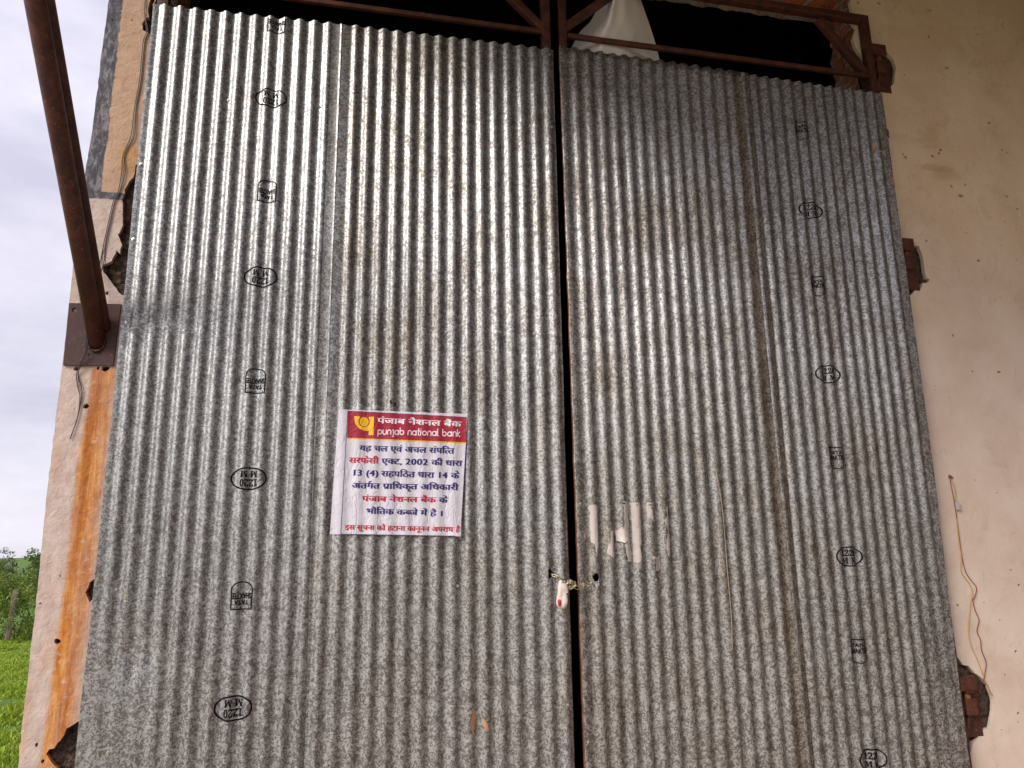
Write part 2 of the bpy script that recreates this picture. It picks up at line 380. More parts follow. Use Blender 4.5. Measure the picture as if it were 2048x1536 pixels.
def prof(u, amp):
    c = math.cos(2 * PI * u)
    return -.0096 * amp * (c * 1.12 - .12 * c ** 3)
def buckle(X, Z):
    return .0035 * nz1(X * 1.3, Z * .9, 5) + .0012 * nz1(X * 5, Z * 2.2, 9)
def mod(X, Z): return 1 + .10 * nz1(X * 3, Z * 1.6, 21)
def ampA(u, Z):
    a = sst(.30, .85, u)
    low = sst(1.38, .95, Z) * (1 - sst(3.2, 5.0, u)); a *= 1 - .80 * low
    a *= 1 - .55 * math.exp(-((Z - 2.56) / .055) ** 2) * (1 - sst(3.6, 6.5, u))
    return a
def ampB(u, Z):
    return 1 - .80 * (1 - sst(13.3, 14.0, u)) * sst(1.5, 2.5, Z)
def ampC(u, Z):
    a = 1 - .80 * sst(13.5, 14.3, u) * (.45 + .55 * sst(1.2, 2.6, Z))
    return a * (.55 + .45 * sst(.1, .8, u))
def ampD(u, Z):
    a = 1 - .62 * sst(1.7, .9, Z) * sst(24.0, 26, u)
    return a * (1 - .9 * sst(27.0, 27.6, u))
def ysurf(g, amp, u, Z, off):
    X = uX(g, u, Z)
    y = prof(u, amp(u, Z) * mod(X, Z)) + buckle(X, Z) + off
    if amp is ampA:      # hammered dent low on the left, sheet edge pushed back
        y += .012 * math.exp(-((u - 2.6) / 1.0) ** 2 - ((Z - 1.08) / .10) ** 2) * (1 + 1.2 * nz1(u * 3, Z * 25, 2))
    return X, y
def sheet(name, g, amp, ua, ub, ztop, zbot, off, mat, parent, rows=110, cutters=()):
    """ua/ub: edges as functions of Z; ztop/zbot: ends as functions of u"""
    bm = bmesh.new(); n = int((ub(2) - ua(2)) * 12); V = []
    for j in range(rows + 1):
        t = j / rows; r = []
        for i in range(n + 1):
            q = i / n
            u0 = ua(2) + (ub(2) - ua(2)) * q
            Z = ztop(u0) * (1 - t) + zbot(u0) * t
            u = ua(Z) + (ub(Z) - ua(Z)) * q
            X, y = ysurf(g, amp, u, Z, off)
            if j == 0: Z += .0035 * nz1(u * 1.7, 8, 1) + (.004 * nz1(u * 9, 3, 3) if amp in (ampB, ampC) else 0)
            r.append(bm.verts.new((X, y, Z)))
        V.append(r)
    for j in range(rows):
        for i in range(n): bm.faces.new((V[j][i], V[j + 1][i], V[j + 1][i + 1], V[j][i + 1]))
    o = obj(name, bm, mat, parent, True)
    sm = o.modifiers.new('s', 'SOLIDIFY'); sm.thickness = .0005; sm.offset = -1
    es = o.modifiers.new('e', 'EDGE_SPLIT'); es.split_angle = math.radians(48)
    if cutters:
        o.parent = None
        for c in cutters:
            b = o.modifiers.new('b', 'BOOLEAN'); b.operation = 'DIFFERENCE'; b.solver = 'EXACT'; b.object = c
        me = bpy.data.meshes.new_from_object(o.evaluated_get(bpy.context.evaluated_depsgraph_get()))
        o.modifiers.clear(); o.data = me; o.parent = parent
        for p in me.polygons: p.use_smooth = True
    return o

leafL = thing('door_leaf', 'left leaf of the corrugated steel door, bright sheet beside a sheet carrying the bank notice', 'door', 'two leaves of the tall corrugated door')
leafR = thing('door_leaf', 'right leaf of the corrugated steel door, darker, with torn paper scraps pasted on', 'door', 'two leaves of the tall corrugated door')
def cutter(pts):
    bm = bmesh.new(); lo = []; hi = []
    for (x, y) in pts:
        p = px(x, y, -.006); lo.append(bm.verts.new((p.x, -.06, p.z))); hi.append(bm.verts.new((p.x, .06, p.z)))
    n = len(pts)
    bm.faces.new(lo); bm.faces.new(hi[::-1])
    for i in range(n): bm.faces.new((lo[i], hi[i], hi[(i + 1) % n], lo[(i + 1) % n]))
    bmesh.ops.recalc_face_normals(bm, faces=bm.faces)
    return obj('cutter', bm, None)
cutL = cutter([(1097, 1139), (1101, 1137.5), (1108, 1147), (1105, 1152), (1098, 1158)])
cutR = cutter([(1186, 1153), (1191, 1147), (1196, 1148), (1198, 1155), (1196, 1162), (1190, 1163)])
topL = lambda u: 4.300 + .0016 * u - (.016 if u > 13.4 else 0) * 0
lapZ = lambda u: 2.215 - .0062 * (u - 13) + .012 * nz1(u * .7, 0, 4) + .007 * math.cos(2 * PI * u)
shA = sheet('corrugated_sheet', GL, ampA, lambda Z: .22 + .05 * nz1(Z * 3, 1, 1) - .10 * sst(2.4, .5, Z), lambda Z: 12.9, topL, lambda u: .10, .0012, M_galv[0], leafL)
shB = sheet('corrugated_sheet', GL, ampB, lambda Z: 12.17 + .2 * sst(2.0, .6, Z) + .02 * nz1(Z * 5, 2, 1), lambda Z: 28.50 + .03 * nz1(Z * 4, 6, 1), lambda u: 4.318 + .0010 * (u - 12), lapZ, -.0007, M_galv[1], leafL, 70)
shL = sheet('corrugated_sheet', GL, ampB, lambda Z: 12.20 + .2 * sst(2.0, .6, Z), lambda Z: 28.48 + .03 * nz1(Z * 4, 6, 1), lambda u: 2.34, lambda u: .10, -.0003, M_galv[4], leafL, 80, (cutL,))
shD = sheet('corrugated_sheet', GR, ampD, lambda Z: 14.5, lambda Z: 28.04 - .38 * sst(2.1, .3, Z) + .03 * nz1(Z * 6, 4, 1), lambda u: 4.350 - .0010 * u, lambda u: .10, .0012, M_galv[3], leafR)
shC = sheet('corrugated_sheet', GR, ampC, lambda Z: -.20 + .04 * nz1(Z * 6, 1, 5) + .03 * nz1(Z * 22, 1, 5), lambda Z: 15.52 + .02 * nz1(Z * 5, 2, 3), lambda u: 4.362 - .0012 * u, lambda u: .10, -.0016, M_galv[2], leafR, 110, (cutR,))
for c in (cutL, cutR): bpy.data.objects.remove(c)
shA['label'] = 'bright clean sheet'; shB['label'] = 'worn sheet lapped over the one below'; shL['label'] = 'lower worn sheet'
def surf(X, Z):
    """y of the outermost metal at X, Z with the sheet that carries it"""
    if X < 2.19:
        u = Xu(GL, X, Z)
        if u > 12.17 + .2 * sst(2.0, .6, Z):
            return (ysurf(GL, ampB, u, Z, -.0007)[1], shB) if Z > lapZ(u) else (ysurf(GL, ampB, u, Z, -.0003)[1], shL)
        return ysurf(GL, ampA, u, Z, .0012)[1], shA
    u = Xu(GR, X, Z)
    return (ysurf(GR, ampC, u, Z, -.0016)[1], shC) if u < 15.52 else (ysurf(GR, ampD, u, Z, .0012)[1], shD)
def onsheet(x, y):
    p = px(x, y, -.004)
    for _ in range(4):
        s = surf(p.x, p.z); p = px(x, y, s[0])
    return p, s[1]

# screws with washers
SCR = [(312,24),(297,177),(281,328),(266,478),(252,645),(236,796),(216,979),(195,1158),(232,1179),(251,1186),(179,1325),(160,1508),(457,200),(425,647),(622,658),(640,215),(384,1185),(209,1487),(216,1506),
       (679,215),(780,232),(895,236),(1099,109),(1103,254),(1104,374),(662,653),(770,660),(893,664),(1068,667),(1060,252),(1081,1162),(676,1178),(795,1176),(915,1172),(1136,1410),(990,228),(1000,664),
       (1131,207),(1135,316),(1247,268),(1160,1007),(1166,1168),(1210,1170),(1176,1484),(1320,286),(1430,312),(1560,318),(1660,330),(1312,1160),(1532,1156),(1640,1150),(1747,1160),(1300,690),(1420,700),(1585,700),(1700,712),(1128,122),(1792,735),(1760,190),(1830,895),(1915,1210)]
bm = bmesh.new()
for r0, r1, y0, y1 in ((.0062, .0058, 0, -.0016), (.0034, .0030, -.0016, -.0052)):
    bmesh.ops.create_cone(bm, cap_ends=True, segments=12, radius1=r0, radius2=r1, depth=abs(y1 - y0), matrix=Matrix.Translation((0, (y0 + y1) / 2, 0)) @ Matrix.Rotation(PI / 2, 4, 'X'))
scr_me = bpy.data.meshes.new('screw'); bm.to_mesh(scr_me); bm.free(); scr_me.materials.append(M_screw)
for (x, y) in SCR:
    p, sh = onsheet(x, y)
    o = bpy.data.objects.new('screw', scr_me); link(o, sh); o.location = p
    o.rotation_euler = (random.uniform(-.12, .12), random.uniform(0, 3), random.uniform(-.25, .25)); o.scale = (1.2, 1.1, 1.2)

# ------------------------------------------------------------------ lettering
GC = {}
def glyph(s, off=.0):
    """built-in font outline of s -> (verts, faces)"""
    if (s, off) not in GC:
        cu = bpy.data.curves.new('t', 'FONT'); cu.body = s; cu.size = 1; cu.offset = off; cu.resolution_u = 3
        o = bpy.data.objects.new('t', cu); COL.objects.link(o)
        me = o.evaluated_get(bpy.context.evaluated_depsgraph_get()).to_mesh()
        GC[(s, off)] = ([v.co.copy() for v in me.vertices], [tuple(p.vertices) for p in me.polygons])
        bpy.data.objects.remove(o); bpy.data.curves.remove(cu)
    return GC[(s, off)]
def add_glyph(bm, s, T, off=0., clip=None):
    vs, fs = glyph(s, off)
    if clip is not None:
        b2 = bmesh.new(); q = [b2.verts.new(v) for v in vs]
        for f in fs: b2.faces.new([q[i] for i in f])
        bmesh.ops.bisect_plane(b2, geom=b2.verts[:] + b2.edges[:] + b2.faces[:], plane_co=(clip, 0, 0), plane_no=(1, 0, 0), clear_outer=True)
        b2.verts.index_update(); vs = [v.co.copy() for v in b2.verts]; fs = [tuple(v.index for v in f.verts) for f in b2.faces]; b2.free()
    q = [bm.verts.new(T(v.x, v.y)) for v in vs]
    for f in fs:
        try: bm.faces.new([q[i] for i in f])
        except ValueError: pass
def width(s):
    vs, _ = glyph(s); return max(v.x for v in vs)

# factory stamps printed on the sheets
def stamp_mesh(kind, cx, cz, flip, sc=1.0):
    bm = bmesh.new()
    def put(x, y): return Vector((x, y, 0))
    def ring(pts, wd):
        n = len(pts); ins = []
        for i, (x, y) in enumerate(pts):
            a, b = pts[i - 1], pts[(i + 1) % n]; d = Vector((b[0] - a[0], b[1] - a[1], 0)).normalized()
            ins.append((x - d.y * wd, y + d.x * wd))
        A = [bm.verts.new((x, y, 0)) for x, y in pts]; B = [bm.verts.new((x, y, 0)) for x, y in ins]
        for i in range(n): bm.faces.new((A[i], A[(i + 1) % n], B[(i + 1) % n], B[i]))
    def word(s, w_, h, y, off):
        vs, _ = glyph(s, off); x0, x1 = min(v.x for v in vs), max(v.x for v in vs); hh = max(v.y for v in vs)
        add_glyph(bm, s, lambda a, b: Vector(((a - (x0 + x1) / 2) * w_ / (x1 - x0), y + b * h / hh, 0)), off)
    if kind == 'oval':
        ring([(.080 * math.copysign(abs(math.cos(t)) ** .92, math.cos(t)), .053 * math.copysign(abs(math.sin(t)) ** .92, math.sin(t))) for t in [2 * PI * i / 72 for i in range(72)]], .0068)
        word('𝟏𝟐𝟐𝟎', .078, .034, .003, .016); word('𝐌 𝐌', .076, .030, -.036, .016)
        bmesh.ops.create_circle(bm, cap_ends=True, segments=8, radius=.0035, matrix=Matrix.Translation((-.006, .0475, 0)))
    else:
        pt = [(-.046, .060), (-.048, -.020)] + [(-.048 + .048 * (1 - math.cos(t)), -.020 - .044 * math.sin(t) ** .8) for t in [PI / 2 * i / 8 for i in range(1, 9)]]
        pt += [(-x, y) for x, y in pt[-2::-1]]
        dense = []
        for i, a in enumerate(pt):
            b = pt[(i + 1) % len(pt)]; k = max(1, int(math.hypot(b[0] - a[0], b[1] - a[1]) / .008))
            dense += [(a[0] + (b[0] - a[0]) * q / k, a[1] + (b[1] - a[1]) * q / k) for q in range(k)]
        ring(dense, .0054)
        word('TATA', .060, .019, .019, .05); word('SHAKTEE', .082, .025, -.012, .04)
        for x in (-.034, -.017, 0, .017, .034): bmesh.ops.create_circle(bm, cap_ends=True, segments=6, radius=.0026, matrix=Matrix.Translation((x, .050, 0)))
        for x, y in ((-.040, .036), (.040, .036), (-.041, .022), (.041, .022), (-.036, -.028), (.036, -.028), (-.020, -.044), (.020, -.044), (0, -.052)): bmesh.ops.create_circle(bm, cap_ends=True, segments=6, radius=.0026, matrix=Matrix.Translation((x, y, 0)))
        bmesh.ops.translate(bm, verts=bm.verts[:], vec=(0, 0, 0))
    slice_x(bm, .006)
    f = -1 if flip else 1
    for v in bm.verts:
        X, Z = cx + f * v.co.x * sc, cz + f * v.co.y * sc
        v.co = (X, surf(X, Z)[0] - .0015, Z)
    bmesh.ops.recalc_face_normals(bm, faces=bm.faces)
    return bm
STL = [('shield', 553, 45), ('oval', 542, 195), ('shield', 534, 382), ('oval', 521, 553), ('shield', 511, 762), ('oval', 497, 957), ('shield', 483, 1192), ('oval', 466, 1417)]
STR = [('shield', 1604, 260), ('oval', 1622, 420), ('shield', 1636, 571), ('oval', 1657, 748), ('shield', 1674, 915), ('oval', 1699, 1113), ('shield', 1719, 1302), ('oval', 1746, 1520)]
for fl, ls, sh, sc in ((True, STL, shA, 1.0), (False, STR, shD, 1.0)):
    for kind, x, y in ls:
        p = px(x, y, -.004)
        b = stamp_mesh(kind, p.x, p.z, fl, sc)
        if y == 45:   # the top one runs off the sheet's end
            bmesh.ops.bisect_plane(b, geom=b.verts[:] + b.edges[:] + b.faces[:], plane_co=(0, 0, 4.303), plane_no=(0, 0, 1), clear_outer=True)
        obj('stamp_mark', b, M_ink, sh)

# orange patches and small holes on the sheets
t = NT('orange_rust_patch'); M_patch = t.done(t.mix(t.noise(60, 4), (.42, .20, .085), (.60, .33, .17)), .8)
def patch(pts, mat, sh, name, lift=.0012, j=.003):
    W_ = [px(x, y, -.006) for x, y in pts]; b_ = curve_fill([jag([(p.x, p.z) for p in W_], j, .008, 4)]); slice_x(b_, .006)
    for v in b_.verts:
        X, Z = v.co.x, v.co.y; v.co = (X, surf(X, Z)[0] - lift, Z)
    bmesh.ops.recalc_face_normals(b_, faces=b_.faces); obj(name, b_, mat, sh)
patch([(945, 1424), (951, 1420), (953, 1440), (949, 1460), (944, 1472), (942, 1450)], M_patch, shL, 'rust_patch')
patch([(963, 1434), (968, 1438), (976, 1452), (976, 1460), (972, 1462), (967, 1450)], M_patch, shL, 'rust_patch')
patch([(1747, 283), (1751, 285), (1752, 296), (1748, 294)], M_patch, shD, 'rust_patch')
patch([(1656, 598), (1658, 600), (1658, 607), (1655, 604)], M_patch, shD, 'rust_patch')
patch([(1774, 256), (1778, 260), (1780, 276), (1776, 274)], M_rust, shD, 'rust_patch')
patch([(1785, 345), (1788, 350), (1791, 372), (1787, 368)], M_patch, shD, 'rust_patch')
patch([(779, 802), (783, 800), (784, 808), (780, 807)], M_dark, shB, 'nail_hole'); patch([(789, 803), (793, 804), (793, 812), (789, 811)], M_dark, shB, 'nail_hole')
for x, y, a_, b_ in ((1189, 1007, 3, 2), (1219, 1007, 3, 2), (1247, 1007, 5, 2.5), (1273, 1010, 2, 3), (1301, 1010, 9, 1.5), (1303, 1016, 3, 3), (1331, 1012, 3, 2)):
    patch([(x - a_ / 2, y - b_ / 2), (x + a_ / 2, y - b_ / 2), (x + a_ / 2, y + b_ / 2), (x - a_ / 2, y + b_ / 2)], M_dark, shC, 'nail_hole', .0016, .001)

# ------------------------------------------------------------------ door frames
FY0, FY1 = .013, .063
FY = (FY0 + FY1) / 2
def member(name, x0, x1, z0, z1, leaf, mat=M_frame, y1=None):
    bm = bmesh.new(); box(bm, x0, x1, FY0, y1 or FY1, z0, z1); soften(bm, .003); return obj(name, bm, mat, leaf, True)
def pz(x, y): return px(x, y, FY0)
XL0, XL1 = .035, 2.172
member('stile', XL0, XL0 + .055, .14, 5.2, leafL); member('stile', XL1 - .05, XL1, .14, 5.2, leafL)
XR0, XR1 = 2.227, pz(1758, 190).x + .002
member('stile', XR0, XR0 + .045, .14, 5.2, leafR, y1=FY0 + .028)
ra, rb_ = pz(1130, 60), pz(1735, 158)
topZ = pz(1735, 42).z + .045
so_ = member('stile', XR1 - .048, XR1, .14, topZ, leafR)
rz = 4.445
member('rail', XL0 + .055, XL1 - .05, pz(1085, 57).z - .026, pz(1085, 57).z, leafL, y1=FY0 + .026); member('rail', XL0 + .055, XL1 - .05, topZ - .045, topZ, leafL)
member('rail', XR0 + .05, XR1 - .048, pz(1440, 106).z - .028, pz(1440, 106).z, leafR, y1=FY0 + .026); member('rail', XR0 + .05, XR1 - .048, topZ - .045, topZ, leafR)
for z in (2.60, 1.40, .20):
    member('rail', XL0 + .055, XL1 - .05, z, z + .045, leafL); member('rail', XR0 + .05, XR1 - .048, z, z + .045, leafR)
def brace(a, b, leaf):
    bm = bmesh.new(); bar(bm, a, b, .044, .044); soften(bm, .003); obj('brace', bm, M_frame, leaf, True)
a = pz(1095, 62); b = pz(1015, -18); b2 = a + (b - a) * 1.45
brace((a.x, FY, a.z), (b2.x, FY, b2.z), leafL)
a = pz(1130, 52); b = pz(1215, -8); b2 = a + (b - a) * 1.55
brace((a.x, FY, a.z), (b2.x, FY, b2.z), leafR)
a = pz(1640, 34); b = pz(1738, 148)
brace((a.x, FY, a.z), (b.x, FY, b.z), leafR)
a = Vector((XL0 + .06, FY, 4.47)); brace(a, a + Vector((.38, 0, .40)), leafL)
# rusty lip of the right leaf's meeting edge
bm = bmesh.new(); V = []
for i in range(260):
    z = .14 + 4.2 * i / 259
    u0 = -.20 + .04 * nz1(z * 6, 1, 5) + .03 * nz1(z * 22, 1, 5); xe_, ye_ = ysurf(GR, ampC, u0, z, -.0016)
    k = .25 + .75 * sst(1.9, 1.2, z); e = max(0, nz1(z * 13, 2, 2) + .35) * .0050 * k + .0006
    V.append((bm.verts.new((xe_ - .0012, ye_ + .002, z)), bm.verts.new((xe_ + e, ysurf(GR, ampC, u0 + e / P, z, -.0016)[1] - .0006, z)), bm.verts.new((xe_ - .0008, ye_ + .010, z))))
for a, b in zip(V, V[1:]):
    bm.faces.new((a[0], a[1], b[1], b[0])); bm.faces.new((a[0], b[0], b[2], a[2]))
obj('edge_lip', bm, M_rust, leafR, True)

# hinges: a lug welded to the stile and a pivot plate set in the wall
HG = [(1770, 92, 1770, 175), (1818, 476, 1838, 565), (1946, 1350, 1960, 1440)]
def hinge(z0, i):
    h = bmesh.new(); x = XR1
    box(h, x - .004, x + .105, FY0 + .002, FY1 - .004, z0 - .075, z0)
    box(h, x + .03, x + .075, FY0 - .006, FY1 - .012, z0 - .085, z0 - .075)
    soften(h, .003); hg = obj('hinge', h, M_frame, leafR, True)
    q = bmesh.new(); bmesh.ops.create_cone(q, cap_ends=True, segments=16, radius1=.016, radius2=.016, depth=.11, matrix=Matrix.Translation((x + .055, FY, z0 - .12)))
    obj('pin', q, M_rust, hg, True)
def hinge_plate(z0, parent):
    q = bmesh.new(); x = XR1
    box(q, x + .018, x + .150, FY1 + .006, FY1 + .022, z0 - .32, z0 - .09)
    box(q, x + .025, x + .095, FY0 + .006, FY1 + .006, z0 - .20, z0 - .115)
    bar(q, (x + .03, FY1, z0 - .30), (x + .075, FY1 - .02, z0 - .12), .02, .03)
    soften(q, .003); return obj('hinge_plate', q, M_frame, parent, True)

# ------------------------------------------------------------------ the building
bld = thing('building', 'cream plastered building wall around the doorway, with chipped plaster and broken brick edges', 'building')
def W(x, y): p = px(x, y, WY); return (p.x, p.z)
HZ = [pz(1776, 90).z, pz(1818, 476).z, pz(1946, 1352).z]
for i, z in enumerate(HZ): hinge(z, i); hinge_plate(z, bld)
XO0, XO1, ZO = .12, 4.30, pz(1620, 8).z + .20       # rough opening
# left pier skin
left = [(-.6, 0)]
pierL = [W(222, -30), W(205, 90), W(186, 250), W(166, 372), W(152, 480), W(139, 600), W(124, 735), W(106, 880), W(92, 1000), W(75, 1180), W(58, 1330), W(44, 1450), W(34, 1560)]
xe = pierL[-1][0]
outL = [(pierL[0][0] - .004, 5.6)] + jag(pierL, .004, .03, 3, False) + [(xe, 0.02)]
pierR = [W(145, 1600), W(120, 1545), W(92, 1508), W(98, 1498), W(108, 1497), W(122, 1480), W(133, 1458), W(146, 1448), (.09, .85), (.09, 1.36), W(178, 1205), W(171, 1185), W(180, 1165), (.09, 1.50), (.09, 2.72), W(243, 590), W(222, 562), W(206, 545), W(205, 530), W(222, 522), W(233, 500), W(240, 508), W(244, 490), W(236, 470), W(246, 450), W(244, 400), W(256, 366), W(268, 355), W(270, 330), (.10, 3.50), (.10, 4.08), W(297, 66), W(286, 60), W(283, 47), W(290, 37), W(297, 34), W(295, 24), W(300, 0), W(301, -40)]
outL += [(.12, .02), (.12, pierR[0][1])][:1] + jag(pierR, .006, .018, 5, False)[::1] + [(.115, 5.6)]
def holes(ls, r0, seed):
    out = []; rnd = random.Random(seed)
    for (x, y, r) in ls:
        c = W(x, y); n = rnd.randint(7, 11); a0 = rnd.random() * 6; el = rnd.uniform(.7, 1.5)
        out.append([(c[0] + r * r0 * el * rnd.uniform(.6, 1.15) * math.cos(a0 + 2 * PI * i / n), c[1] + r * r0 * rnd.uniform(.6, 1.15) * math.sin(a0 + 2 * PI * i / n)) for i in range(n)])
    return out
CH = [(1893, 135, 4), (1858, 73, 3), (1878, 307, 3.4), (1811, 314, 4), (1806, 308, 2.6), (1865, 312, 3.6), (1881, 300, 4), (1978, 246, 3.4), (1991, 254, 2), (2004, 300, 3), (2014, 306, 2), (1903, 372, 3.6), (1930, 370, 2.6), (1922, 392, 4), (2014, 393, 3.4), (2035, 418, 2.6), (1853, 481, 3), (1831, 487, 2), (1957, 521, 3), (1906, 671, 3.5), (1998, 744, 3), (1945, 743, 1.8), (1809, 150, 2.2), (1853, 122, 1.6), (1814, 268, 1.6), (2038, 1170, 3), (2032, 1303, 3.4), (2037, 1427, 3), (2037, 1445, 2), (2003, 1460, 1.8), (1994, 985, 1.4), (2028, 1065, 1.6), (1950, 960, 1.5), (2010, 1350, 2), (1858, 20, 4.5), (1716, 5, 3.5), (1758, 6, 5), (2022, 1140, 1.6), (2000, 1240, 1.6), (1968, 1205, 1.3)]
PH = [(171, 812, 3.4), (114, 1283, 3.2), (214, 586, 2.6), (73, 1490, 1.9), (85, 1523, 1.8), (80, 1207, 1), (152, 738, 3.0), (211, 737, 3.2), (196, 736, 2.2), (225, 40, 1.2), (264, 40, 1.4), (120, 1152, 1.0)]
bmL = curve_fill([outL] + holes(PH, .0044, 8), .0125)
chips = [h for h in holes(CH, .0033, 4)]
# right wall skin with the broken openings at the hinges
edgeR = [W(1712, -30), W(1700, 5), W(1704, 20), W(1698, 35), W(1712, 55), W(1706, 78), W(1712, 95), W(1718, 104), (4.36, 4.58), (4.36, 4.52), W(1775, 105), W(1786, 118), W(1791, 132), W(1790, 150), W(1788, 168), W(1778, 176), W(1764, 178), (4.36, 4.28), (4.36, 3.30), W(1822, 488), W(1838, 492), W(1845, 510), W(1848, 535), W(1853, 556), W(1859, 558), W(1856, 566), W(1845, 566), W(1840, 582), W(1833, 575), W(1824, 588), (4.36, 2.92), (4.36, .95), W(1926, 1330), W(1938, 1332), W(1950, 1346), W(1966, 1358), W(1978, 1372), W(1988, 1400), W(1986, 1430), W(1980, 1456), W(1960, 1462), W(1956, 1480), W(1947, 1486), W(1944, 1500), W(1940, 1510), (4.36, .35), (4.36, .02)]
outR = [(10.5, .02), (10.5, 5.6), (4.22, 5.6)] + jag(edgeR, .005, .016, 9, False)
bmR = curve_fill([outR] + chips, .0125)
lint = [(.115, 5.6), (.115, 5.45)] + jag([(.115, 5.25), (1.2, 5.31), (2.3, 5.22), (3.3, 5.27), (4.0, 5.20), (4.22, 5.24)], .02, .05, 2, False) + [(4.22, 5.6)]
bmT = curve_fill([lint], .0125)
bm = bmesh.new()
for b in (bmL, bmR, bmT):
    me = bpy.data.meshes.new('t'); b.to_mesh(me); b.free(); bm.from_mesh(me); bpy.data.meshes.remove(me)
for v in bm.verts:
    v.co = (v.co.x, WY + .0125 - v.co.z, v.co.y)
bmesh.ops.recalc_face_normals(bm, faces=bm.faces)
box(bm, -.21, 10.5, WY, WY + .025, 5.602, 7.2)
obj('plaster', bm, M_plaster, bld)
# brick core
TH = .27; CY = WY + .0255
def rough_grid(bm, f, nu, nv, amp, fr):
    V = []
    for j in range(nv + 1):
        r = []
        for i in range(nu + 1):
            p, n = f(i / nu, j / nv)
            r.append(bm.verts.new(p + n * amp * (nz1(p.x * fr, p.y * fr, p.z * fr) + .5 * nz1(p.x * fr * 3, p.y * fr * 3, p.z * fr * 3))))
        V.append(r)
    for j in range(nv):
        for i in range(nu): bm.faces.new((V[j][i], V[j][i + 1], V[j + 1][i + 1], V[j + 1][i]))
bm = bmesh.new(); YB = CY + TH
zo = px(1620, 45, YB).z; xo = px(1668, 150, YB).x
XJ = px(1707, 60, CY).x
rough_grid(bm, lambda a, b: (Vector((XJ + (xo - XJ) * a, CY + TH * a, (zo + .2) * b)), Vector((-1, .3, 0))), 22, 240, .036, 8)      # right jamb
rough_grid(bm, lambda a, b: (Vector((.115, CY + TH * a, zo * b)), Vector((1, 0, 0))), 10, 120, .015, 12)      # left jamb
rough_grid(bm, lambda a, b: (Vector((.115 + (xo - .115) * a, CY + TH * b, zo + .16 * (1 - b))), Vector((0, 0, -1))), 160, 12, .018, 10)       # underside of the head
rough_grid(bm, lambda a, b: (Vector((.115 + 4.42 * a, CY, zo + .15 + .46 * b)), Vector((0, 1, 0))), 120, 14, .004, 14)
box(bm, 4.64, 10.5, CY, CY + TH, 0, 5.6)
obj('brickwork', bm, M_brick, bld, False)
bm = bmesh.new()
rough_grid(bm, lambda a, b: (Vector((XJ + .004 + .42 * a, CY + .008, .02 + 5.5 * b)), Vector((0, 1, 0))), 30, 420, .016, 24)
obj('rubble_core', bm, M_rubble, bld)
bm = bmesh.new()
rough_grid(bm, lambda a, b: (Vector((-.190 + .305 * a, CY + .008, .02 + 5.5 * b)), Vector((0, 1, 0))), 30, 420, .016, 24)
obj('rubble_core', bm, M_rubble, bld)
bm = bmesh.new(); box(bm, -.185, .10, CY + .032, CY + TH, 0, 7.1); obj('pier_core', bm, M_rubble, bld)
# closed dark hall behind
bm = bmesh.new(); box(bm, -.17, 10.5, YB + .01, 12, -.05, 7.1)
bmesh.ops.reverse_faces(bm, faces=bm.faces)
for f in list(bm.faces):
    if abs(f.calc_center_median().y - (YB + .01)) < .001: bm.faces.remove(f)
M_hall = simple('dark_hall_wall', (.05, .042, .036), .9, 0, .3, 3, 0)  # one very dark brown for all inner faces of the hall
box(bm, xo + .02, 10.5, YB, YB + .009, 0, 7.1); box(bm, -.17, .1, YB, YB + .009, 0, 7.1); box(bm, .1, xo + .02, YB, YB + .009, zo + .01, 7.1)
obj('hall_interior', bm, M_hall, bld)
# unseen wall added at the right to darken what the ribs reflect
bm = bmesh.new(); box(bm, 7.6, 7.95, -8.5, WY - .002, -.05, 7.2); obj('added_dark_wall', bm, simple('dark_brown_wall', (.115, .075, .055), .9, 0, .25, 4, .3, .01), bld)
# canopy over the doorway: sheet roof on purlins
bm = bmesh.new(); V = []
for j in range(2):
    r = []
    for i in range(1600):
        x = -.45 + 8.03 * i / 1599
        yy = WY - .02 if j == 0 else -3.4
        r.append(bm.verts.new((x, yy, (5.75 if j == 0 else 5.45) + .009 * math.cos(2 * PI * x / P))))
    V.append(r)
for i in range(1599): bm.faces.new((V[0][i], V[0][i + 1], V[1][i + 1], V[1][i]))
cn = obj('canopy_roof', bm, rusty('canopy_underside', (.12, .052, .022), (.24, .115, .045), .8), bld, True)
m_ = cn.modifiers.new('s', 'SOLIDIFY'); m_.thickness = .001
bm = bmesh.new()
for y in (-.4, -1.1, -1.8, -2.5, -3.3):
    z = 5.75 - .3 * (WY - .02 - y) / 3.45 - .045
    bar(bm, (-.4, y, z), (7.59, y, z), .06, .06)
obj('canopy_purlin', bm, M_frame, bld)

# ------------------------------------------------------------------ strut carrying the canopy
st = thing('canopy_strut', 'red oxide pipe strut rising from a square wall plate left of the door', 'strut')
PY = WY - .012
c = [px(138, 606, PY), px(242, 608, PY), px(226, 731, PY), px(126, 730, PY)]
hole = px(149, 620, PY); hole2 = px(180, 711, PY)
def circ(cx, cz, r): return [(cx + r * math.cos(2 * PI * i / 14), cz + r * math.sin(2 * PI * i / 14)) for i in range(14)]
bm = curve_fill([[(p.x, p.z) for p in c], circ(hole.x, hole.z, .012), circ(hole2.x, hole2.z, .010)], .006)
for v in bm.verts: v.co = (v.co.x, PY + .006 - v.co.z, v.co.y)
bmesh.ops.recalc_face_normals(bm, faces=bm.faces)
obj('wall_plate', bm, M_plate, st)
def at_X(x, y, X):
    D = CW + CR * ((x - 1024) / FPX) - CU * ((y - 768) / FPX); return CAM + D * ((X - CAM.x) / D.x)
b0 = px(194, 682, PY); t0 = at_X(70, 0, b0.x - .03)
d = (t0 - b0)
bm = bmesh.new(); tube(bm, [b0 - d * .01, b0 + d * .5, b0 + d * 2.7], .038, 24); obj('pipe', bm, M_strut, st, True)
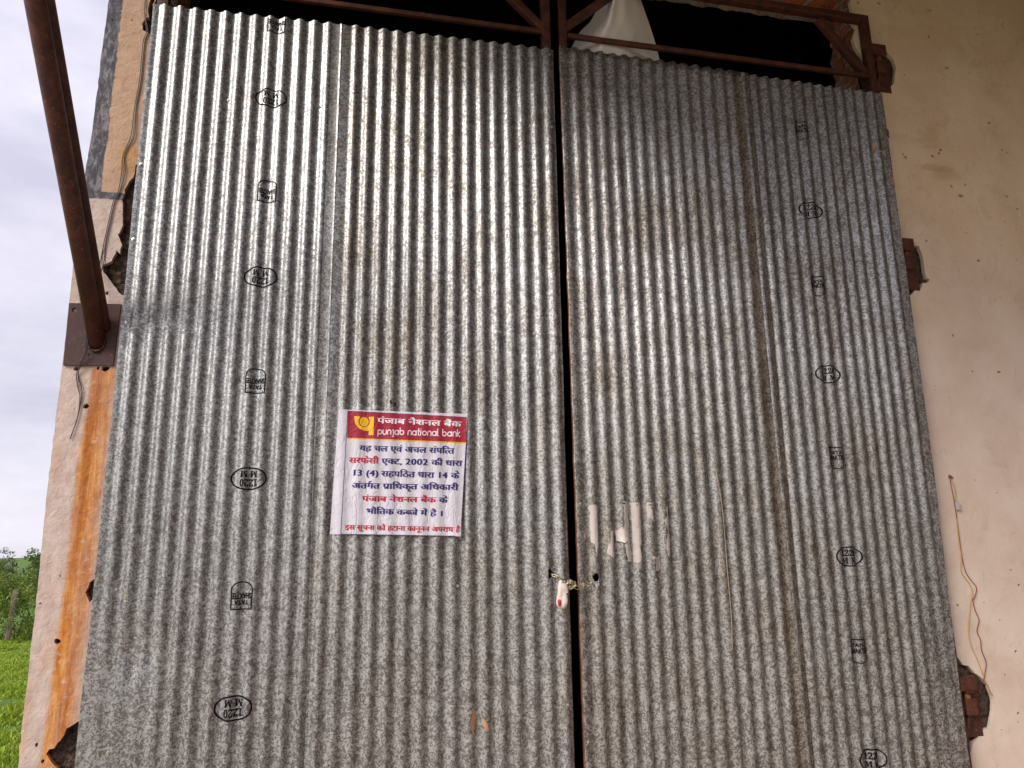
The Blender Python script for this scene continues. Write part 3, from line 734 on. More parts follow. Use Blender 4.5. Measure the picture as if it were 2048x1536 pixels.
b1 = px(209, 657, PY); t1 = at_X(94, 0, b1.x - .05)
t1 = b1 + (t1 - b1)
bm = bmesh.new(); tube(bm, [b1 - (t1 - b1) * .0, b1 + (t1 - b1) * 2.7], .028, 20); obj('pipe', bm, M_strut, st, True)
bm = bmesh.new()
for i in range(26):     # weld bead
    a = 2 * PI * i / 26; q = b0 + Vector((.036 * math.cos(a), -.006, .046 * math.sin(a) - .004))
    bmesh.ops.create_icosphere(bm, subdivisions=1, radius=random.uniform(.005, .009), matrix=Matrix.Translation(q))
obj('weld_bead', bm, M_plate, st, True)

# ------------------------------------------------------------------ bank notice
pos = thing('notice_poster', 'white bank possession notice with a red header pasted on the left door leaf', 'poster')
ZS = 4.956
def zp(x, y): return 640 + x / ZS, 790 + y / ZS
CORN = [zp(185, 142), zp(1462, 188), zp(1392, 1402), zp(97, 1380)]
def drape(X, Z):
    u = Xu(GL, X, Z)
    y = min(-.0105, -.0105) + buckle(X, Z) - .0030 * math.cos(2 * PI * u) - .0022
    y += .0030 * nz1(X * 11, Z * 7, 3) + .0007 * nz1(X * 40 + Z * 30, Z * 12, 8)
    c = PC[2]; dd = math.hypot(X - c.x, Z - c.z); y -= .010 * max(0, 1 - dd / .06)
    return y
PC = [px(x, y, -.012) for x, y in CORN]
def quadgrid(q, nu, nv, lift):
    bm = bmesh.new(); V = []
    for j in range(nv + 1):
        r = []
        for i in range(nu + 1):
            a, b = i / nu, j / nv
            x = (q[0][0] * (1 - a) + q[1][0] * a) * (1 - b) + (q[3][0] * (1 - a) + q[2][0] * a) * b
            y = (q[0][1] * (1 - a) + q[1][1] * a) * (1 - b) + (q[3][1] * (1 - a) + q[2][1] * a) * b
            p = px(x, y, -.012); r.append(bm.verts.new((p.x, drape(p.x, p.z) - lift, p.z)))
        V.append(r)
    for j in range(nv):
        for i in range(nu): bm.faces.new((V[j][i], V[j + 1][i], V[j + 1][i + 1], V[j][i + 1]))
    return bm
def paper(name, col, var=.06):
    t = NT(name); n = t.noise(7, 4, .6, .6)
    c = t.mix(n, tuple(v * (1 - var) for v in col), tuple(min(.95, v * (1 + var)) for v in col))
    cr = t.noise(9, 2, .5, 1.2, t.map((1, 1, .35)))
    cr = t.m('ABSOLUTE', t.m('SUBTRACT', cr, .5))
    t.bump(t.m('ADD', t.m('MULTIPLY', t.step(cr, 0, .03), .25), t.noise(30, 3)), .7, .007)
    return t.done(c, .5, 0, .4)
M_paper = paper('poster_paper', (.66, .64, .70)); M_red = paper('poster_red', (.37, .018, .045)); M_yel = paper('poster_yellow', (.85, .50, .012))
M_blue = paper('poster_blue', (.035, .02, .17)); M_redt = paper('poster_red_ink', (.50, .012, .04)); M_wht = paper('poster_white_ink', (.85, .82, .86))
bm = quadgrid(CORN, 90, 60, 0); obj('paper', bm, M_paper, pos, True)
hb = obj('header_band', quadgrid([zp(277, 160), zp(1455, 222), zp(1448, 470), zp(268, 424)], 80, 16, .0005), M_red, pos, True)
obj('header_stripe', quadgrid([zp(268, 424), zp(1448, 470), zp(1448, 482), zp(267, 434)], 80, 1, .0006), M_yel, pos, True)
for q in ([(273, 160), (277, 160), (208, 1378), (203, 1378)], [(203, 1376), (1340, 1395), (1340, 1400), (203, 1381)], [(1455, 470), (1458, 470), (1434, 960), (1431, 960)], [(277, 157), (1455, 219), (1455, 223), (277, 161)]):
    obj('border_line', quadgrid([zp(*k) for k in q], 50 if abs(q[0][0] - q[1][0]) > 99 else 1, 40 if abs(q[0][0] - q[1][0]) < 99 else 1, .0009), M_blue, pos, True)
def on_poster(bm, lift=.0011, step=.012):
    """bm holds zoom coordinates in xy: slice and lay it on the draped paper"""
    slice_x(bm, step * 440 * ZS / 1.0 * 1.0)
    for v in bm.verts:
        p = px(*zp(v.co.x, v.co.y), -.012); v.co = (p.x, drape(p.x, p.z) - lift, p.z)
    bmesh.ops.recalc_face_normals(bm, faces=bm.faces)
    for f in bm.faces:
        if f.normal.y > 0: f.normal_flip()
    return bm
# emblem: bowl, stem and disc
eb = [(340, 211), (342, 250), (350, 284), (366, 312), (392, 336), (428, 352), (484, 358), (481, 398), (529, 400), (534, 216), (489, 215)]
eb += [(437 + 56 * math.cos(t), 264 + 56 * math.sin(t)) for t in [math.radians(-38 + i * (258 / 22)) for i in range(23)]] + [(396, 213)]
bm = curve_fill([eb]); obj('emblem', on_poster(bm), M_yel, hb)
bm = curve_fill([[(437 + 45 * math.cos(2 * PI * i / 28), 266 + 47 * math.sin(2 * PI * i / 28)) for i in range(28)]]); obj('emblem', on_poster(bm), M_yel, hb)
def compose(tokens):
    """visual-order Devanagari: list of (glyph, x, clip, special) and the total width"""
    out = []; pen = 0.
    for t in tokens:
        if t == ' ': pen += .30; continue
        if t == 'ि': out.append((t, pen, None)); pen += .273; continue
        if t in 'ंेैूृ': out.append((t, pen, None)); continue
        if t in 'ाीोौ': out.append((t, pen, None)); pen += .273; continue
        if t == 'T': out.append(('त', pen, .36)); pen += .34; continue       # half ta
        if t == 'B': out.append(('ब', pen, .43)); pen += .42; continue       # half ba
        if t == 'K': out.append(('क', pen, .66)); pen += .64; continue       # half ka
        if t == 'R': out.append(('R', pen, None)); continue                    # ra below the stem
        if t == 'H': out.append(('H', pen, None)); continue                    # reph above
        w_ = width(t)
        if t in '0123456789(),।': w_ = {'1': .52, ',': .25, '(': .36, ')': .30, '।': .4}.get(t, .56)
        out.append((t, pen, None)); pen += w_
    return out, pen
def line(tokens, x0, x1, y0, y1, h, mats, parent, off=0., name='lettering', bold=.046):
    """h: letter height in the survey units; mats: list of (material, number of tokens)"""
    lay, W_ = compose(tokens); sx = 1 / W_; e = h / .622
    def T(gx):
        return lambda a, b: Vector((x0 + (x1 - x0) * (gx + a) * sx - .057 * (.622 - b) * e, y0 + (y1 - y0) * (gx + a) * sx + (.622 - b) * e, 0))
    real = [t for t in tokens if t != ' ']; i = 0
    for m_, cnt in mats:
        bm = bmesh.new()
        for g, gx, cl in lay[i:i + cnt]:
            if g == 'R':
                f = T(gx); bm.faces.new([bm.verts.new(f(*q)) for q in ((-.17, .30), (-.10, .22), (-.36, .0), (-.43, .07))])
            elif g == 'H':
                vs, fs = glyph('े', off); f = T(gx); q = [bm.verts.new(f(-.42 - v.x * .8 - .1, v.y)) for v in vs]
                for k in fs: bm.faces.new([q[n] for n in k])
            else: add_glyph(bm, g, T(gx), off, cl)
        i += cnt
        # heavy face: the same strokes struck twice, a hair apart
        b2 = bm.copy(); dx = bold * e * W_e(x0, x1, W_, e)
        for v in bm.verts: v.co.x -= dx
        for v in b2.verts: v.co.x += dx
        on_poster(bm); on_poster(b2, .0014)
        me = bpy.data.meshes.new('t'); b2.to_mesh(me); b2.free(); bm.from_mesh(me); bpy.data.meshes.remove(me)
        obj(name, bm, m_, parent)
def W_e(x0, x1, W_, e): return (x1 - x0) / W_ / e
def toks(s): return list(s)
line(toks('पंजाब नैशनल बैंक'), 570, 1400, 228, 266, 50, [(M_wht, 99)], hb, bold=.036)
line(toks('यह चल एवं अचल संपिTत'), 395, 1330, 500, 530, 53, [(M_blue, 99)], pos)
line(toks('सरफेसी एKट, 2002 की धारा'), 290, 1410, 620, 652, 53, [(M_redt, 6), (M_blue, 99)], pos)
line(toks('13 (4) सहपिठत धारा 14 के'), 318, 1380, 745, 775, 53, [(M_blue, 99)], pos)
line(toks('अंतगHत पRािधकृत अिधकारी'), 318, 1372, 872, 892, 52, [(M_blue, 99)], pos)
line(toks('पंजाब नेशनल बैंक के'), 420, 1266, 1002, 1018, 51, [(M_redt, 14), (M_blue, 99)], pos)
line(toks('भौितक कBजे में है ।'), 458, 1225, 1125, 1150, 51, [(M_blue, 99)], pos)
line(toks('इस सूचना को हटाना कानूनन अपराध है'), 250, 1388, 1287, 1312, 46, [(M_redt, 99)], pos)
# "punjab national bank": single-stroke rounded lower case, x-height 1
def arc(cx, cy, r, a0, a1, n=10): return [(cx + r * math.cos(math.radians(a0 + (a1 - a0) * i / n)), cy + r * math.sin(math.radians(a0 + (a1 - a0) * i / n))) for i in range(n + 1)]
LW = {'p': ([[(0, -.55), (0, 1), ], arc(.45, .5, .45, 0, 360, 20)], 1.05), 'u': ([[(0, 1)] + arc(.4, .4, .4, 180, 360) + [(.8, 1)]], .95),
      'n': ([[(0, 0)] + arc(.4, .6, .4, 180, 0) + [(.8, 0)]], .95), 'j': ([[(.35, 1), (.35, -.2)] + arc(.1, -.25, .25, 0, -100, 6), [(.1, 1), (.35, 1)]], .55),
      'a': ([arc(.45, .5, .45, 0, 360, 20), [(.9, 1), (.9, 0)]], 1.1), 'b': ([[(0, 1.55), (0, .45)], arc(.45, .5, .45, 0, 360, 20)], 1.1),
      't': ([[(.2, 1.5), (.2, .25)] + arc(.42, .22, .22, 180, 280, 6), [(0, 1), (.45, 1)]], .62), 'i': ([[(0, 1), (0, 0)], [(0, 1.4), (0, 1.42)]], .3),
      'o': ([arc(.45, .5, .45, 0, 360, 20)], 1.12), 'l': ([[(0, 1.55), (0, .25)] + arc(.22, .22, .22, 180, 280, 6)], .42), 'k': ([[(0, 1.55), (0, 0)], [(.6, 1), (.05, .5), (.62, 0)]], .75), ' ': ([], .55)}
bm = bmesh.new(); pen = 0; sp = 0.13
txt = 'punjab national bank'; tot = sum(LW[c_][1] + sp for c_ in txt) - sp
x0, x1, y0, y1, xh = 574, 1390, 388, 412, 44
def LT(a, b): return Vector((x0 + (x1 - x0) * a / tot - .057 * (-b) * xh, y0 + (y1 - y0) * a / tot - b * xh, 0))
for c_ in txt:
    for stz in LW[c_][0]:
        q = [LT(pen + a, b) for a, b in stz]
        for a, b in zip(q, q[1:]):
            dv = (b - a)
            if dv.length < 1e-6: continue
            dv.normalize(); s_ = Vector((-dv.y, dv.x, 0)) * 4.6; a, b = a - dv * 2.5, b + dv * 2.5
            bm.faces.new([bm.verts.new(k) for k in (a + s_, a - s_, b - s_, b + s_)])
    pen += LW[c_][1] + sp
obj('lettering', on_poster(bm, .0012), M_wht, hb)

# ------------------------------------------------------------------ torn paper left on the right leaf
M_scrap = paper('old_pasted_paper', (.52, .46, .42), .32)
def q3(x, y): return 1100 + x / 6.827, 960 + y / 6.827
SC = [('long torn paper strip nearest the door gap', [(540, 345), (640, 338), (648, 600), (655, 860), (630, 1040), (612, 880), (560, 850), (548, 600)]),
      ('small pointed paper scrap below and right of the long strip nearest the gap', [(825, 700), (856, 700), (868, 930), (876, 1090), (830, 1035), (775, 990), (800, 870), (822, 860)]),
      ('loose curled paper flap hanging over a rib', [(895, 690), (985, 655), (1030, 740), (1050, 800), (1000, 855), (960, 840), (908, 832)]),
      ('narrow brownish paper strip in a groove right of the curled flap', [(985, 292), (1062, 292), (1080, 700), (1110, 1115), (1035, 1115), (1010, 900), (1010, 640), (1000, 400)]),
      ('widest and longest paper strip, ragged at its foot', [(1105, 310), (1225, 308), (1235, 600), (1248, 880), (1210, 900), (1232, 960), (1262, 1060), (1220, 1125), (1145, 1122), (1130, 700)]),
      ('short tapering paper scrap at the upper right of the torn patch', [(1322, 308), (1410, 308), (1402, 460), (1430, 590), (1380, 540), (1326, 480)]),
      ('thin vertical paper sliver at the right end of the torn patch', [(1578, 350), (1610, 368), (1628, 700), (1640, 1035), (1605, 1035), (1580, 870), (1608, 700), (1560, 560), (1590, 500)]),
      ('lowest paper scrap, a hanging square tab', [(1392, 1075), (1400, 1030), (1450, 1055), (1500, 1040), (1512, 1170), (1505, 1240), (1447, 1240), (1440, 1075)]),
      ('tiny paper fleck left of the torn strips', [(472, 738), (496, 733), (490, 790), (462, 792)])]
for lb, pts in SC:
    W2 = [px(*q3(*p), -.006) for p in pts]
    lp = jag([(p.x, p.z) for p in W2], .0045, .007, 6)
    bm = curve_fill([lp]); slice_x(bm, .006)
    fl = 'curled' in lb; zt = max(p[1] for p in lp); zb = min(p[1] for p in lp)
    for v in bm.verts:
        X, Z = v.co.x, v.co.y
        v.co = (X, surf(X, Z)[0] - .0009 - (.018 * ((zt - Z) / (zt - zb)) ** 2 if fl else 0), Z)
    bmesh.ops.recalc_face_normals(bm, faces=bm.faces)
    o = obj('paper_scrap', bm, M_scrap, None, True); tag(o, lb, 'paper scrap', 'scraps of a torn notice on the right door leaf')

# pale straws and scratched-on fibres
M_straw = simple('dry_straw', (.62, .50, .33), .7, 0, .2, 30, 0)
ST = [('long straw caught upright in a groove of the right door leaf', [(1432, 945), (1442, 1000), (1448, 1060), (1455, 1150), (1462, 1230), (1464, 1300)], .0012),
      ('upper short pale fibre near the top right corner of the door', [(1752, 302), (1762, 303), (1768, 307), (1770, 314)], .0018),
      ('short pale fibre left of the upper one near the top right corner', [(1733, 316), (1740, 318), (1748, 322)], .0018),
      ('pale hooked fibre level with the upper oval stamp', [(1748, 436), (1760, 438), (1766, 444), (1767, 449)], .0018),
      ('pale fibre level with the second shield stamp', [(1744, 550), (1751, 552), (1757, 556)], .0018),
      ('thin straw hanging in the groove left of the long straw', [(1437, 1045), (1439, 1100), (1440, 1170)], .0011)]
for lb, pts, r in ST:
    q = []
    for (x, y) in pts:
        p, _ = onsheet(x, y); q.append(p + Vector((0, -.003, 0)))
    bm = bmesh.new(); tube(bm, spline(q, 5), r, 6); o = obj('straw', bm, M_straw, None, True); tag(o, lb, 'straw', 'straws and fibres stuck on the door')
sp_ = px(306, 11, .005); sq = px(318, -14, .03)
bm = bmesh.new(); tube(bm, [sp_, sq], .0022, 6); tag(obj('straw', bm, M_straw, None, True), 'pale straw sticking up behind the top left corner of the door', 'straw', 'straws and fibres stuck on the door')

# ------------------------------------------------------------------ chain and wrapped padlock
M_chain = simple('brassy_chain_steel', (.56, .50, .34), .32, .85, .25, 80, .15)
ch = thing('chain', 'knotted steel chain through two holes joining the door leaves', 'chain')
def q4(x, y, Y): return px(1060 + x / 9.6, 1080 + y / 9.6, Y)
bm = bmesh.new(); L, Rr = .0135, .0080
pts = [Vector((L / 2 + Rr * math.cos(t), 0, Rr * math.sin(t))) for t in [-PI / 2 + PI * i / 6 for i in range(7)]] + [Vector((-L / 2 + Rr * math.cos(t), 0, Rr * math.sin(t))) for t in [PI / 2 + PI * i / 6 for i in range(7)]]
tube(bm, pts, .0024, 8, True)
lk = bpy.data.meshes.new('link'); bm.to_mesh(lk); bm.free(); lk.materials.append(M_chain)
for p in lk.polygons: p.use_smooth = True
def put_link(p, d, roll):
    o = bpy.data.objects.new('link', lk); link(o, ch)
    q = Vector(d).to_track_quat('X', 'Z'); o.matrix_world = Matrix.Translation(p) @ q.to_matrix().to_4x4() @ Matrix.Rotation(roll, 4, 'X')
def run(pts):
    pl = spline(pts, 20); acc = 0; k = 0; last = pl[0]; stepL = .0240
    for a, b in zip(pl, pl[1:]):
        acc += (b - a).length
        if acc >= stepL:
            put_link((last + b) / 2, b - last, .5 + (PI / 2 if k % 2 else 0)); k += 1; last = b; acc = 0
run([q4(400, 660, .02), q4(440, 675, -.006), q4(510, 700, -.018), q4(600, 785, -.022), q4(690, 820, -.03)])
run([q4(860, 900, -.03), q4(950, 930, -.026), q4(1060, 900, -.022), q4(1140, 850, -.018), q4(1215, 805, -.012), q4(1245, 740, .015)])
rk = random.Random(5); c0 = q4(775, 855, -.03)
for loop in range(3):
    n = 8; ph = rk.random() * 6; rx, rz_, ry = rk.uniform(.015, .026), rk.uniform(.012, .021), rk.uniform(.006, .016); tl = rk.uniform(-.8, .8)
    lp = []
    for i in range(n + 1):
        a = ph + 2 * PI * i / n; x, z = rx * math.cos(a), rz_ * math.sin(a)
        lp.append(c0 + Vector((x * math.cos(tl) - z * math.sin(tl), ry * math.sin(2 * a + loop) - .004 * loop, x * math.sin(tl) + z * math.cos(tl))))
    run(lp)
t = NT('sealing_cloth'); t.bump(t.noise(90, 4, .6, .8), .35, .003)
M_cloth = t.done(t.mix(t.noise(40, 4), (.62, .50, .43), (.82, .72, .66)), .85)
pad = thing('wrapped_padlock', 'padlock wrapped in white cloth with a red seal, hanging from the chain knot', 'padlock')
bm = bmesh.new(); prf = [(0, .005), (.04, .010), (.12, .014), (.25, .018), (.40, .022), (.55, .026), (.70, .029), (.82, .0285), (.91, .023), (.97, .013), (1, .001)]
top = q4(598, 770, -.035); bot = q4(628, 1338, -.034); ax = bot - top; V = []
for s_, r in prf:
    row = []
    for k in range(22):
        a = 2 * PI * k / 22; fold = 1 + .22 * math.sin(3 * a + 6 * s_) * (1 - s_ * .55) + .24 * nz1(math.cos(a) * 2, math.sin(a) * 2, s_ * 6)
        row.append(bm.verts.new(top + ax * s_ + Vector((r * fold * math.cos(a), r * .8 * fold * math.sin(a), 0))))
    V.append(row)
for A, B in zip(V, V[1:]):
    for k in range(22): bm.faces.new((A[k], B[k], B[(k + 1) % 22], A[(k + 1) % 22]))
body = obj('cloth_wrap', bm, M_cloth, pad, True)
sm = body.modifiers.new('s', 'SUBSURF'); sm.levels = sm.render_levels = 2
bm = bmesh.new(); V = []
for j in range(9):     # loose end of the cloth folded over to the right
    t_ = j / 8; c_ = q4(640 + 75 * t_, 830 + 180 * t_, -.052 + .004 * t_); r = .011 * math.sin(PI * (.22 + .70 * t_)) + .001
    V.append([bm.verts.new(c_ + Vector((r * 1.1 * math.cos(2 * PI * k / 12), r * .6 * math.sin(2 * PI * k / 12), .25 * r * math.cos(2 * PI * k / 12)))) for k in range(12)])
for A, B in zip(V, V[1:]):
    for k in range(12): bm.faces.new((A[k], B[k], B[(k + 1) % 12], A[(k + 1) % 12]))
bm.faces.new(V[-1]); obj('cloth_end', bm, M_cloth, pad, True)
bm = bmesh.new(); sc_ = q4(572, 1205, -.056); V = []
lp = [(-.008, .014), (0, .017), (.006, .014), (.0075, .002), (.006, -.012), (.001, -.019), (-.006, -.014), (-.0085, 0)]
c_ = bm.verts.new(sc_ + Vector((0, -.0035, 0))); e_ = [bm.verts.new(sc_ + Vector((x, .004 + 30 * x * x - (.004 if x > 0 else -.003), z))) for x, z in lp]
for i in range(8): bm.faces.new((c_, e_[i], e_[(i + 1) % 8]))
obj('wax_seal', bm, simple('red_seal', (.35, .012, .015), .5, 0, .2, 50, .1), pad, True)

# ------------------------------------------------------------------ wires
def wire(name, pts, r, mat, label, Y=WY - .006, cat='wire', wob=0):
    q = [px(x, y, yy if yy is not None else Y) for x, y, yy in [(p + (None,))[:3] for p in pts]]
    bm = bmesh.new(); tube(bm, spline(q, 7), r, 6); return tag(obj(name, bm, mat, None, True), label, cat)
M_blk = simple('black_insulation', (.018, .016, .022), .45, 0, .2, 30, 0); M_yw = simple('yellow_insulation', (.52, .33, .06), .5, 0, .2, 30, 0)
M_rw = simple('red_insulation', (.24, .02, .03), .5, 0, .2, 30, 0)
ca = [(292, -20), (289, 25), (293, 62), (286, 85), (279, 158), (269, 215), (262, 270), (252, 295), (245, 315), (243, 345), (236, 383), (226, 405), (218, 440), (209, 480), (200, 526), (190, 570, .02), (182, 610, .01), (175, 650, .02), (173, 682, .03), (170, 705, .04), (160, 728, .05), (153, 750), (156, 775), (160, 795), (155, 835), (140, 878)]
cb = [(x + (3 if 1 < i < 24 else 0) + (4 if i in (6, 9, 14, 17, 22) else 0), y) + tuple(r_) for i, (x, y, *r_) in enumerate(ca)]
cab = thing('twin_cable', 'thin black twin cable hanging down the pier beside the door', 'cable')
for q in (ca, cb):
    bm = bmesh.new(); tube(bm, spline([px(p[0], p[1], p[2] if len(p) > 2 else WY - .006) for p in q], 7), .0022, 6); obj('strand', bm, M_blk, cab, True)
wire('wire', [(1899, 953), (1903, 975), (1909, 1005), (1914, 1040), (1920, 1085), (1925, 1120), (1932, 1145), (1942, 1160), (1953, 1176), (1949, 1195), (1946, 1200), (1950, 1220), (1958, 1240), (1954, 1262), (1961, 1280), (1963, 1300), (1972, 1325), (1970, 1345), (1967, 1360), (1957, 1385, WY + .02)], .0021, M_rw, 'dark red wire hanging on the cream wall right of the door')
wire('wire', [(1901, 955), (1909, 975), (1912, 1000), (1913, 1030), (1918, 1080), (1923, 1115), (1922, 1142), (1937, 1165), (1945, 1183), (1941, 1210), (1937, 1260), (1942, 1290), (1955, 1320), (1966, 1350), (1978, 1378), (1986, 1391)], .0021, M_yw, 'yellow wire hanging on the cream wall beside the red one')
p = px(1915, 1012, WY - .009); bm = bmesh.new(); box(bm, p.x - .012, p.x + .012, WY - .018, WY - .001, p.z - .022, p.z + .022); box(bm, p.x + .012, p.x + .017, WY - .014, WY - .003, p.z - .012, p.z + .006); soften(bm, .002)
tag(obj('wire_connector', bm, simple('grey_plastic', (.50, .46, .45), .5, 0, .1, 30, .1)), 'small grey plastic connector on the two wires by the wall', 'connector')
p = px(1900, 953, WY - .004); bm = bmesh.new(); bmesh.ops.create_icosphere(bm, subdivisions=2, radius=.010, matrix=Matrix.Translation(p)); bmesh.ops.create_icosphere(bm, subdivisions=2, radius=.007, matrix=Matrix.Translation(p + Vector((.012, 0, -.006))))
for v in bm.verts: v.co += Vector((1, 1, 1)) * .003 * nz1(*(v.co * 200))
tag(obj('wall_nail', bm, M_rust, None, True), 'rusty nail head in the cream wall holding the two wires', 'nail')

# ------------------------------------------------------------------ pale tarpaulin hanging in the opening
def tarp():
    bm = bmesh.new()
    L_ = [(1222, -60), (1212, -20), (1198, 10), (1188, 30), (1180, 45), (1172, 52), (1160, 62), (1152, 78), (1140, 100), (1125, 140)]
    R_ = [(1262, -60), (1275, -20), (1285, 8), (1292, 30), (1298, 45), (1301, 55), (1306, 70), (1312, 90), (1319, 118), (1330, 160)]
    V = []
    for j, (a, b) in enumerate(zip(L_, R_)):
        r = []
        for i in range(31):
            q = i / 30; x = a[0] * (1 - q) + b[0] * q; y = a[1] * (1 - q) + b[1] * q
            fold = .10 * max(0, 1 - q / .30) * (1 - j / 14) - .06 * math.exp(-((q - .33) / .07) ** 2) * (1 - j / 10) + .015 * nz1(q * 6, j * .5, 2) + .035 * q
            r.append(bm.verts.new(px(x, y, .13 + fold - .10 * math.sin(PI * min(1, q * 1.02)))))
        V.append(r)
    for A, B in zip(V, V[1:]):
        for i in range(30): bm.faces.new((A[i], B[i], B[i + 1], A[i + 1]))
    o = obj('tarpaulin', bm, simple('pale_tarpaulin', (.86, .82, .76), .7, 0, .08, 5, .25, .01), None, True)
    m_ = o.modifiers.new('u', 'SUBSURF'); m_.levels = m_.render_levels = 2
    m_ = o.modifiers.new('s', 'SOLIDIFY'); m_.thickness = .002
    tag(o, 'pale tarpaulin hanging inside the dark opening above the door', 'tarpaulin')
tarp()

# ------------------------------------------------------------------ ground, grass, hedge and trees
def gz(x, y): return -.025 * max(0, min(60, y)) if x < 30 else -.025 * max(0, min(60, y))
def groundmat():
    t = NT('yard_soil'); X, Y, Z = t.xyz(); n = t.noise(.8, 6, .6); n2 = t.noise(14, 5)
    c = t.mix(n, (.36, .28, .205), (.46, .375, .29)); c = t.mix(t.m('MULTIPLY', n2, .3), c, (.24, .18, .13))
    g = t.mix(t.noise(3, 5), (.06, .12, .018), (.12, .19, .03))
    gm = t.m('MULTIPLY', t.m('SUBTRACT', 1.0, t.step(t.m('ADD', X, t.m('MULTIPLY', n, .8)), -.8, -.4)), t.step(t.m('ADD', Y, n), .5, 1.2))
    gm = t.m('MAXIMUM', gm, t.step(Y, 13, 14)); gm = t.m('MAXIMUM', gm, t.m('SUBTRACT', 1.0, t.step(t.m('ADD', Y, n), -11, -9)))
    t.bump(n2, .5, .02); return t.done(t.mix(gm, c, g), .95, 0, .2)
bm = bmesh.new(); xs = [-1500, -200, -60, -20, -8, -3, 0, 3, 8, 20, 60, 200, 1500]; ys = [-1500, -200, -60, -20, -6, 0, 4, 8, 12, 18, 24, 30, 40, 60, 100, 300, 1500]
V = [[bm.verts.new((x, y, gz(x, y))) for x in xs] for y in ys]
for A, B in zip(V, V[1:]):
    for i in range(len(xs) - 1): bm.faces.new((A[i], A[i + 1], B[i + 1], B[i]))
g_ = obj('ground', bm, groundmat()); g_['kind'] = 'structure'

def leafmat(name, a, b):
    t = NT(name); o = t.n.new('ShaderNodeNewGeometry')
    c = t.mix(o.outputs['Random Per Island'], a, b)
    t.b.inputs['Subsurface Weight'].default_value = 0
    tr = t.n.new('ShaderNodeBsdfTranslucent'); ms = t.n.new('ShaderNodeMixShader'); ms.inputs[0].default_value = .35
    t.l.new(c, tr.inputs[0]); out = t.n['Material Output']
    t.done(c, .55, 0, .3); t.l.new(t.b.outputs[0], ms.inputs[1]); t.l.new(tr.outputs[0], ms.inputs[2]); t.l.new(ms.outputs[0], out.inputs[0])
    return t.mat
def raw(name, vs, fs, mat, parent=None):
    me = bpy.data.meshes.new(name); me.from_pydata(vs, [], fs); me.materials.append(mat); return link(bpy.data.objects.new(name, me), parent)
R = random.Random(11)
vs, fs = [], []
def blade(x, y, z, h, wd, lean):
    a = R.uniform(0, 2 * PI); dx, dy = math.cos(a), math.sin(a); b = R.uniform(0, 2 * PI); i = len(vs)
    lx, ly = lean * h * math.cos(b), lean * h * math.sin(b)
    vs.extend([(x - dx * wd, y - dy * wd, z), (x + dx * wd, y + dy * wd, z), (x + lx * .45 + dx * wd * .8, y + ly * .45 + dy * wd * .8, z + h * .6), (x + lx * .45 - dx * wd * .8, y + ly * .45 - dy * wd * .8, z + h * .6), (x + lx, y + ly, z + h * .9)])
    fs.extend([(i, i + 1, i + 2, i + 3), (i + 3, i + 2, i + 4)])
for _ in range(52000):
    d = R.uniform(0, 1) ** .75 * 17 + 1.0
    c_ = 1.1 - (d + 3.64) * .395; x = R.gauss(c_ + .35, .55) if R.random() < .72 else R.uniform(-9, -.5)
    if x > -.45: continue
    k = nz1(x * 1.6, d * 1.1, 0)
    if k < -.28 and R.random() < .85: continue
    h = (.03 + .04 * R.random()) * (1.2 + 1.4 * k)
    blade(x, d, gz(x, d) - .005, h, R.uniform(.004, .009) * (1 + d / 14), R.uniform(.2, 1.1))
go = raw('grass', vs, fs, leafmat('grass_blades', (.17, .27, .015), (.42, .52, .06))); go['kind'] = 'stuff'; go['label'] = 'lush short green grass beside the building'

def foliage(lumps, n, size, seed, squash=.6):
    rr = random.Random(seed); v, f = [], []
    tw = sum(l[3] ** 3 for l in lumps)
    for cx, cy, cz, r in lumps:
        for _ in range(int(n * r ** 3 / tw)):
            d = Vector((rr.gauss(0, 1), rr.gauss(0, 1), rr.gauss(0, 1))).normalized() * r * rr.uniform(.35, 1.0) ** .6
            p = Vector((cx, cy, cz)) + Vector((d.x, d.y, d.z * .85))
            if nz1(p.x * 2.2, p.y * 2.2, p.z * 2.2 + seed) < -.12: continue
            nrm = (d.normalized() + Vector((rr.gauss(0, .6), rr.gauss(0, .6), rr.gauss(0, .6) + .3))).normalized()
            a = nrm.orthogonal().normalized(); a.rotate(Matrix.Rotation(rr.uniform(0, 6.3), 3, nrm)); b = nrm.cross(a); s = size * rr.uniform(.6, 1.4); i = len(v)
            v += [p - a * s, p - b * s * squash * .5, p + a * s, p + b * s * squash * .5]; f.append((i, i + 1, i + 2, i + 3))
    return v, f
def plant(name, label, cat, base, h, wd, nl, leaf, lm, sm, seed, group, trunk_r=.05, low=.0):
    t = thing(name, label, cat, group); t.location = base; rr = random.Random(seed)
    lumps = []
    for i in range(13):
        zz = rr.uniform(low + .12, .92); k = 1 - .5 * abs(zz - .5)
        lumps.append((rr.uniform(-1, 1) * wd * .42 * k, rr.uniform(-1, 1) * wd * .42 * k, zz * h, rr.uniform(.13, .26) * h))
    v, f = foliage(lumps, nl, leaf, seed)
    raw('crown', v, f, lm, t)
    bm = bmesh.new()
    for i in range(6):
        l = rr.choice(lumps); b = Vector((rr.uniform(-.1, .1) * wd, rr.uniform(-.1, .1) * wd, 0)); e = Vector(l[:3])
        tube(bm, spline([b, b + (e - b) * .5 + Vector((rr.uniform(-.1, .1), 0, .1)) * h * .4, e], 5), trunk_r * (1 if i == 0 else .6), 6, taper=lambda q: 1 - .75 * q)
    obj('trunk', bm, sm, t, True)
    return t
M_bark = simple('grey_brown_bark', (.14, .11, .08), .9, 0, .4, 12, .6, .02)
LM1 = leafmat('hedge_leaf', (.08, .12, .018), (.28, .36, .06)); LM2 = leafmat('tree_leaf', (.05, .085, .022), (.14, .20, .045)); LM3 = leafmat('far_tree_leaf', (.11, .15, .09), (.18, .23, .13))
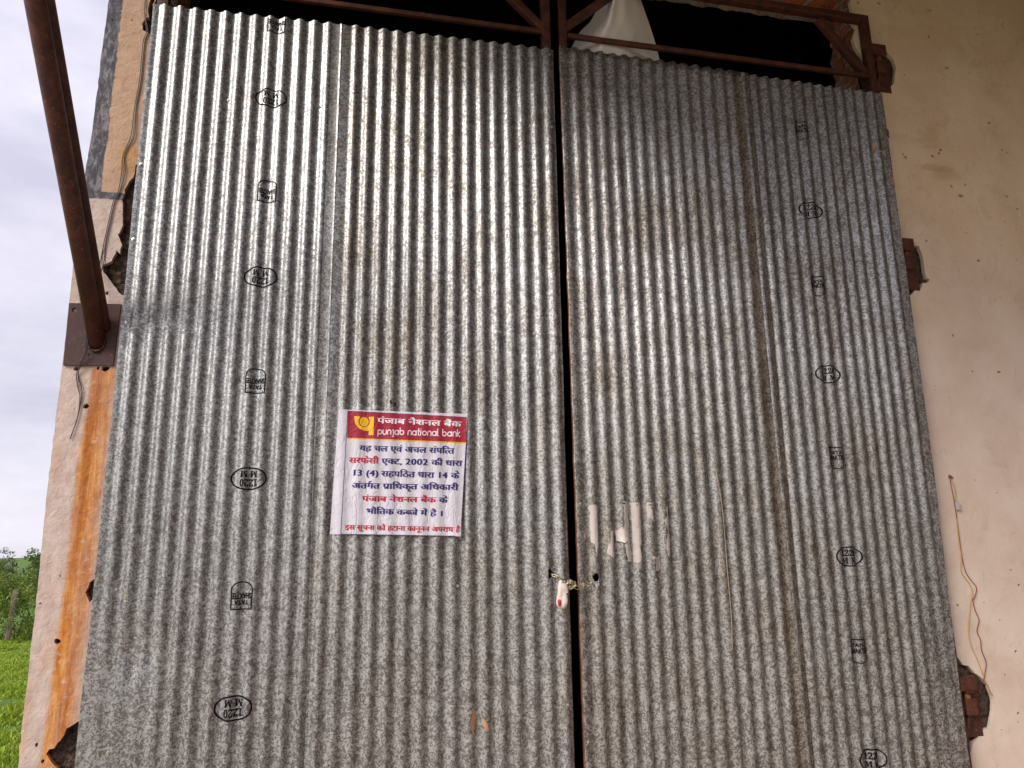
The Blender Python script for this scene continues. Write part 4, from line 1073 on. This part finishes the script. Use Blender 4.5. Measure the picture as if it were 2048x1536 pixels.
def gp(x, Y):     # ground point under photo column x at depth Y
    D = CW + CR * ((x - 1024) / FPX) - CU * ((1285 - 768) / FPX); t_ = (Y - CAM.y) / D.y; X = CAM.x + D.x * t_
    return Vector((X, Y, gz(X, Y)))
for i, (x, Y, h, wd, lb) in enumerate([(-62, 16.8, 1.75, 1.9, 'left shrub of the hedge, mostly beyond the picture edge'), (22, 16.4, 1.62, 1.5, 'middle shrub of the hedge behind the weathered post'), (88, 17.0, 1.75, 1.7, 'right shrub of the hedge half hidden by the building pier')]):
    plant('shrub', lb, 'shrub', gp(x, Y), h, wd, 5200, .045, LM1, M_bark, 40 + i, 'shrubs of the hedge', .022)
for i, (x, Y, h, wd, lb) in enumerate([(-20, 48, 3.35, 4.2, 'pale grey green tree farther back, left of the dark green one'), (24, 40, 2.95, 3.0, 'dark green round tree rising above the hedge'), (78, 44, 2.6, 2.2, 'small tree at the pier edge above the hedge')]):
    plant('tree', lb, 'tree', gp(x, Y), h, wd, 3600, .11, (LM3, LM2, LM2)[i], M_bark, 60 + i, 'trees beyond the hedge', .08, .1)
b = gp(14, 16.0); bm = bmesh.new(); box(bm, -.05, .05, -.05, .05, -.1, 1.15); bmesh.ops.subdivide_edges(bm, edges=bm.edges[:], cuts=4, use_grid_fill=True)
for v in bm.verts: v.co += Vector((nz1(*(v.co * 4)), nz1(*(v.co * 4 + Vector((5, 0, 0)))), 0)) * .03
o = obj('fence_post', bm, simple('weathered_post', (.33, .27, .21), .9, 0, .35, 9, .5, .01), None, True); o.location = b; o.rotation_euler = (0, .04, .3)
tag(o, 'weathered grey post standing in the hedge left of the building', 'post')

# the wood put in unseen behind the camera to darken reflections in the steel
rr = random.Random(3); lumps = []
for i in range(70):
    a = math.radians(95 + 170 * i / 69 + rr.uniform(-1, 1)); d_ = rr.uniform(20, 25)
    for q in range(1 if i > 52 else 3): lumps.append((1 + d_ * math.sin(a), -4 + d_ * math.cos(a), rr.uniform(.8, 2.6) + 2.7 * q, rr.uniform(1.7, 2.6)))
v, f = foliage(lumps, 30000, .32, 5)
wd = raw('added_wood', v, f, LM2); wd['kind'] = 'stuff'; wd['label'] = 'belt of dark green trees along the far side of the yard'
